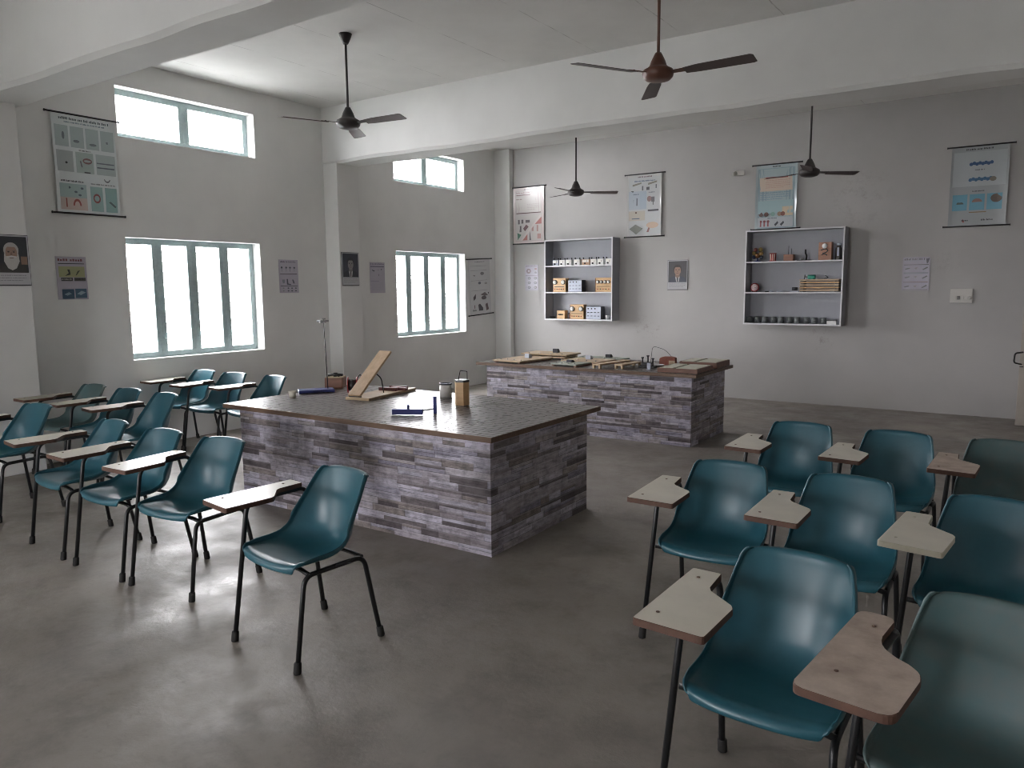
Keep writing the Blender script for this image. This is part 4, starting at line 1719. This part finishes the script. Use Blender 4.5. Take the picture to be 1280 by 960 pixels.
t = thing('inclined_plane', 'hinged wooden inclined plane with its plank raised on the near lab table', 'inclined plane', (-4.40, 4.27, ZT), .16)
q = MB()
q.box(-.115, .115, 0, .70, 0, .022, M_PLYW, bev=.002)
q.build('base_board', None, t)
q = MB()
Mp = Matrix.Translation((-.045, .03, .024)) @ Matrix.Rotation(math.radians(35), 4, 'X')
q.box(-.06, .06, 0, .56, 0, .02, wood_material('plank_wood', (178, 150, 118), (204, 176, 144), 4, axis=1), Mp, .002)
q.build('plank', None, t)
q = MB()
q.tube([(-.10, .03, .024), (.02, .03, .024)], .007, None, 8)
q.build('hinge', M_DGREY, t)
q = MB()
q.tube(fillet([(.03, .33, .02), (.03, .30, .15), (-.02, .27, .20)], .03), .005, None, 8)
q.build('prop', M_DGREY, t)
t = thing('weight_bars', 'dark red wooden pieces lying on the base of the inclined plane', 'weights', (-4.46, 4.72, ZT + .022), .16)
for k, (dx, dy, a) in enumerate(((-.02, 0, .1), (.05, .06, -.15), (.0, .13, .05))):
    q = MB()
    q.box(-.085, .085, -.018, .018, 0, .026, mat('dark_red_wood', (92, 40, 38), .5, var=.15, scale=12), Matrix.Translation((dx, dy, 0)) @ Matrix.Rotation(a, 4, 'Z'), .003)
    q.build('bar', None, t)
t = thing('cable_reel', 'red reel standing behind the raised plank on the near lab table', 'reel', (-4.735, 4.55, ZT), .7)
for s_ in (-.042, .034):
    q = MB()
    q.lathe([(0, 0), (.068, 0), (.072, .004), (.068, .008), (0, .008)], None, 28, M=Matrix.Translation((s_, 0, .072)) @ Matrix.Rotation(PI / 2, 4, 'Y'))
    q.build('flange', M_RED, t)
q = MB()
q.lathe([(0, 0), (.05, 0), (.05, .07), (0, .07)], None, 24, M=Matrix.Translation((-.035, 0, .072)) @ Matrix.Rotation(PI / 2, 4, 'Y'))
q.build('drum', M_BLK, t)
q = MB()
q.tube(fillet([(.04, .03, .13), (.06, .10, .16), (.06, .16, .10)], .04), .005, None, 8)
q.build('loose_wire', M_BLK, t)

t = thing('paint_tin', 'white tin with a grey lid on the near lab table', 'tin', (-3.90, 4.78, ZT))
q = MB()
q.lathe([(0, 0), (.050, 0), (.050, .108), (0, .108)], None, 30)
q.build('body', mat('tin_white', (206, 204, 200), .4, var=.06, scale=20), t)
q = MB()
q.lathe([(0, .108), (.053, .106), (.053, .118), (.047, .118), (.045, .112), (0, .112)], None, 30)
q.build('lid', M_DGREY, t)

t = thing('wooden_pillar', 'six-sided pine block with black cap and wire loop on the near lab table', 'apparatus', (-3.535, 4.53, ZT), .3)
q = MB()
q.prism([(.058 * math.cos(PI * k / 3), .058 * math.sin(PI * k / 3)) for k in range(6)], 0, .178, M_PINE, bev=.002)
q.build('block', None, t)
q = MB()
q.prism([(.060 * math.cos(PI * k / 3), .060 * math.sin(PI * k / 3)) for k in range(6)], .178, .194, M_BLK, bev=.002)
q.build('cap', None, t)
q = MB()
q.tube(fillet([(-.02, -.02, .194), (-.005, -.02, .265), (.055, -.03, .262), (.055, -.03, .194)], .008, 4), .003, None, 8)
q.build('wire_loop', M_BLK, t)

t = thing('optical_bench', 'small dark blue bench with an upright blue post on the near lab table', 'apparatus', (-3.58, 3.965, ZT), .55)
q = MB()
q.box(-.115, .105, -.018, .018, .004, .042, None, bev=.003)
q.build('rail', M_BLUE, t)
q = MB()
q.tube([(.10, 0, .03), (.185, .05, .036)], .005, None, 8)
q.build('arm', M_CHROME, t)
q = MB()
q.box(.172, .196, .038, .062, 0, .125, None, bev=.003)
q.build('post', M_BLUE, t)
q = MB()
q.lathe([(0, .04), (.009, .04), (.009, .066), (.006, .072), (0, .072)], None, 12, (.0, 0, 0))
q.build('screw', M_BLUE, t)

# ------------------------------------------------------------------ boards and apparatus on the far table
M_BRDG = mat('grey_green_board', (150, 156, 146), .5, var=.06, scale=10)


def demo_board(label, x, y, z, rz, w, d, m, meters):
    t = thing('circuit_board', label, 'board', (x, y, z), rz, 'wooden circuit boards on the far lab table')
    q = MB()
    q.box(-w / 2, w / 2, -d / 2, d / 2, .012, .03, m, bev=.002)
    q.build('panel', None, t)
    q = MB()
    for s_ in (-1, 1):
        q.box(s_ * w * .42 - .015, s_ * w * .42 + .015, -d / 2 + .01, d / 2 - .01, 0, .012, M_TEAK)
    q.build('battens', None, t)
    for (mx, my, hh, mm) in meters:
        q = MB()
        q.prism([(-.028, 0), (.028, 0), (.028, hh * .5), (.0, hh), (-.028, hh)], -.035, .035, mm, Matrix(((0, 0, 1, mx), (1, 0, 0, my), (0, 1, 0, .03), (0, 0, 0, 1))))
        q.build('meter', None, t)
    q = MB()
    for k in range(4):
        q.lathe([(0, .03), (.007, .03), (.007, .04), (0, .04)], M_CHROME, 10, (-w * .36 + w * .24 * k, -d * .36, 0))
    q.build('terminals', None, t)
    return t


Z2 = .756
demo_board('pale wooden circuit board at the near left corner of the far lab table', -5.03, 7.66, Z2, -.12, .44, .62, M_PLYW, [(0, .10, .05, M_GRP)])
demo_board("pale wooden circuit board under the stacked one on the far lab table", -4.95, 8.18, Z2, .05, .60, .34, M_PLYW, [])
demo_board("wooden circuit board stacked on another at the far table's back left", -4.96, 8.20, Z2 + .031, .02, .66, .38, M_PLYW, [(.05, .05, .05, M_DGREY)])
demo_board("greenish circuit board at the front centre of the far lab table", -4.27, 7.50, Z2, -.1, .36, .30, M_BRDG, [(-.02, .02, .03, M_DGREY)])
demo_board('wooden circuit board with a grey meter in the middle of the far lab table', -4.26, 7.90, Z2, -.05, .52, .40, M_PLYW, [(-.02, .05, .045, M_GRP)])
demo_board("greenish circuit board with black knob at the far table's back centre", -4.25, 8.24, Z2 + .001, -.04, .62, .24, M_BRDG, [(.08, .02, .04, M_BLK)])


def bridge(label, x, y, rz, L):
    t = thing('wooden_trestle', label, 'wooden stand', (x, y, Z2), rz, 'long wooden trestles on the far lab table')
    q = MB()
    q.box(-.05, .05, 0, L, .034, .050, M_PLYW, bev=.002)
    q.build('top_bar', None, t)
    for yy_ in (.0, L - .03):
        for s_ in (-1, 1):
            q = MB()
            q.box(s_ * .040 - .012, s_ * .040 + .012, yy_, yy_ + .03, 0, .034, M_PLYW, bev=.002)
            q.build('leg', None, t)
    q = MB()
    q.box(-.056, -.05, 0, L, .03, .052, M_TEAK)
    q.build('side_strip', None, t)
    return t


bridge('left of the two long wooden trestles at the front of the far lab table', -3.85, 7.32, -.12, .62)
bridge('right of the two long wooden trestles at the front of the far lab table', -3.62, 7.40, -.10, .40)
t = thing('clamp_stand', 'black metal clamps standing beside the trestles on the far lab table', 'clamp', (-3.42, 7.72, Z2), .2)
q = MB()
q.box(-.09, .09, -.05, .05, 0, .02, None, bev=.003)
q.box(-.07, .06, -.03, .03, .02, .055, None, bev=.004)
q.build('base', M_BLK, t)
for dx, hh in ((-.06, .10), (.0, .12), (.055, .09)):
    q = MB()
    q.tube([(dx, 0, .05), (dx, 0, hh)], .008, None, 8)
    q.lathe([(0, hh), (.016, hh), (.016, hh + .012), (0, hh + .012)], None, 12, (dx, 0, 0))
    q.build('screw', M_DGREY, t)
t = thing('small_bracket', 'pale angle bracket at the foot of the black clamps on the far lab table', 'bracket', (-3.32, 7.52, Z2), .1)
q = MB()
q.box(-.02, .02, -.003, .003, 0, .07)
q.box(-.02, .02, -.03, .0, 0, .004)
q.build('plate', M_GRP, t)
t = thing('balance_base', "low white dish in front of the reddish block on the far lab table", 'dish', (-3.36, 7.86, Z2))
q = MB()
q.lathe([(0, 0), (.05, 0), (.07, .022), (.066, .022), (.048, .005), (0, .005)], None, 24)
q.build('dish', M_WHITE, t)
t = thing('wood_block', "reddish wooden block with a pale end on the far lab table", 'block', (-3.34, 8.10, Z2), .1)
q = MB()
q.prism(rounded([(-.09, 0), (.09, 0), (.09, .08), (.04, .092), (-.06, .088), (-.09, .07)], .012, 3), -.04, .04, mat('red_brown_block', (136, 78, 62), .6, var=.15, scale=12), Matrix(((1, 0, 0, 0), (0, 0, 1, 0), (0, 1, 0, 0), (0, 0, 0, 1))))
q.build('block', None, t)
q = MB()
q.box(.02, .09, -.043, -.040, .0, .05, M_PLYW)
q.build('end_plate', None, t)
t = thing('wire_loop', "thin bent wire sticking up behind the reddish block on the far table", 'wire', (-3.52, 8.30, Z2))
q = MB()
q.tube(fillet([(-.12, 0, .004), (-.10, 0, .19), (.06, 0, .15), (.16, 0, .05), (.17, 0, .004)], .05), .0025, None, 6)
q.build('wire', M_BLK, t)

M_TRAY = wood_material('red_brown_tray_wood', (98, 68, 56), (122, 88, 72), 7)
M_CARD = mat('pale_board_face', (190, 188, 172), .5, var=.05, scale=12)


def tray(label, x, y, z, rz, w, d, h):
    t = thing('meter_bridge', label, 'apparatus', (x, y, z), rz, 'flat wooden cases on the far lab table')
    q = MB()
    q.box(-w / 2, w / 2, -d / 2, -d / 2 + .02, 0, h, M_TRAY, bev=.002)
    q.box(-w / 2, w / 2, d / 2 - .02, d / 2, 0, h, M_TRAY, bev=.002)
    q.box(-w / 2, -w / 2 + .02, -d / 2 + .02, d / 2 - .02, 0, h, M_TRAY)
    q.box(w / 2 - .02, w / 2, -d / 2 + .02, d / 2 - .02, 0, h, M_TRAY)
    q.build('case', None, t)
    q = MB()
    q.box(-w / 2 + .02, -.06, -d / 2 + .02, d / 2 - .02, .01, h + .003, M_CARD)
    q.box(-.02, w / 2 - .02, -d / 2 + .02, d / 2 - .02, .01, h + .003, M_CARD)
    q.build('face_panel', None, t)
    q = MB()
    q.box(-.06, -.02, -d / 2 + .02, d / 2 - .02, .01, h - .006, M_BLK)
    q.build('slot', None, t)
    return t


tray("flat brown wooden case at the far lab table's front right corner", -2.94, 7.60, Z2, .03, .43, .50, .045)
tray("flat brown wooden case at the far lab table's back right corner", -2.93, 8.16, Z2, .02, .42, .46, .062)
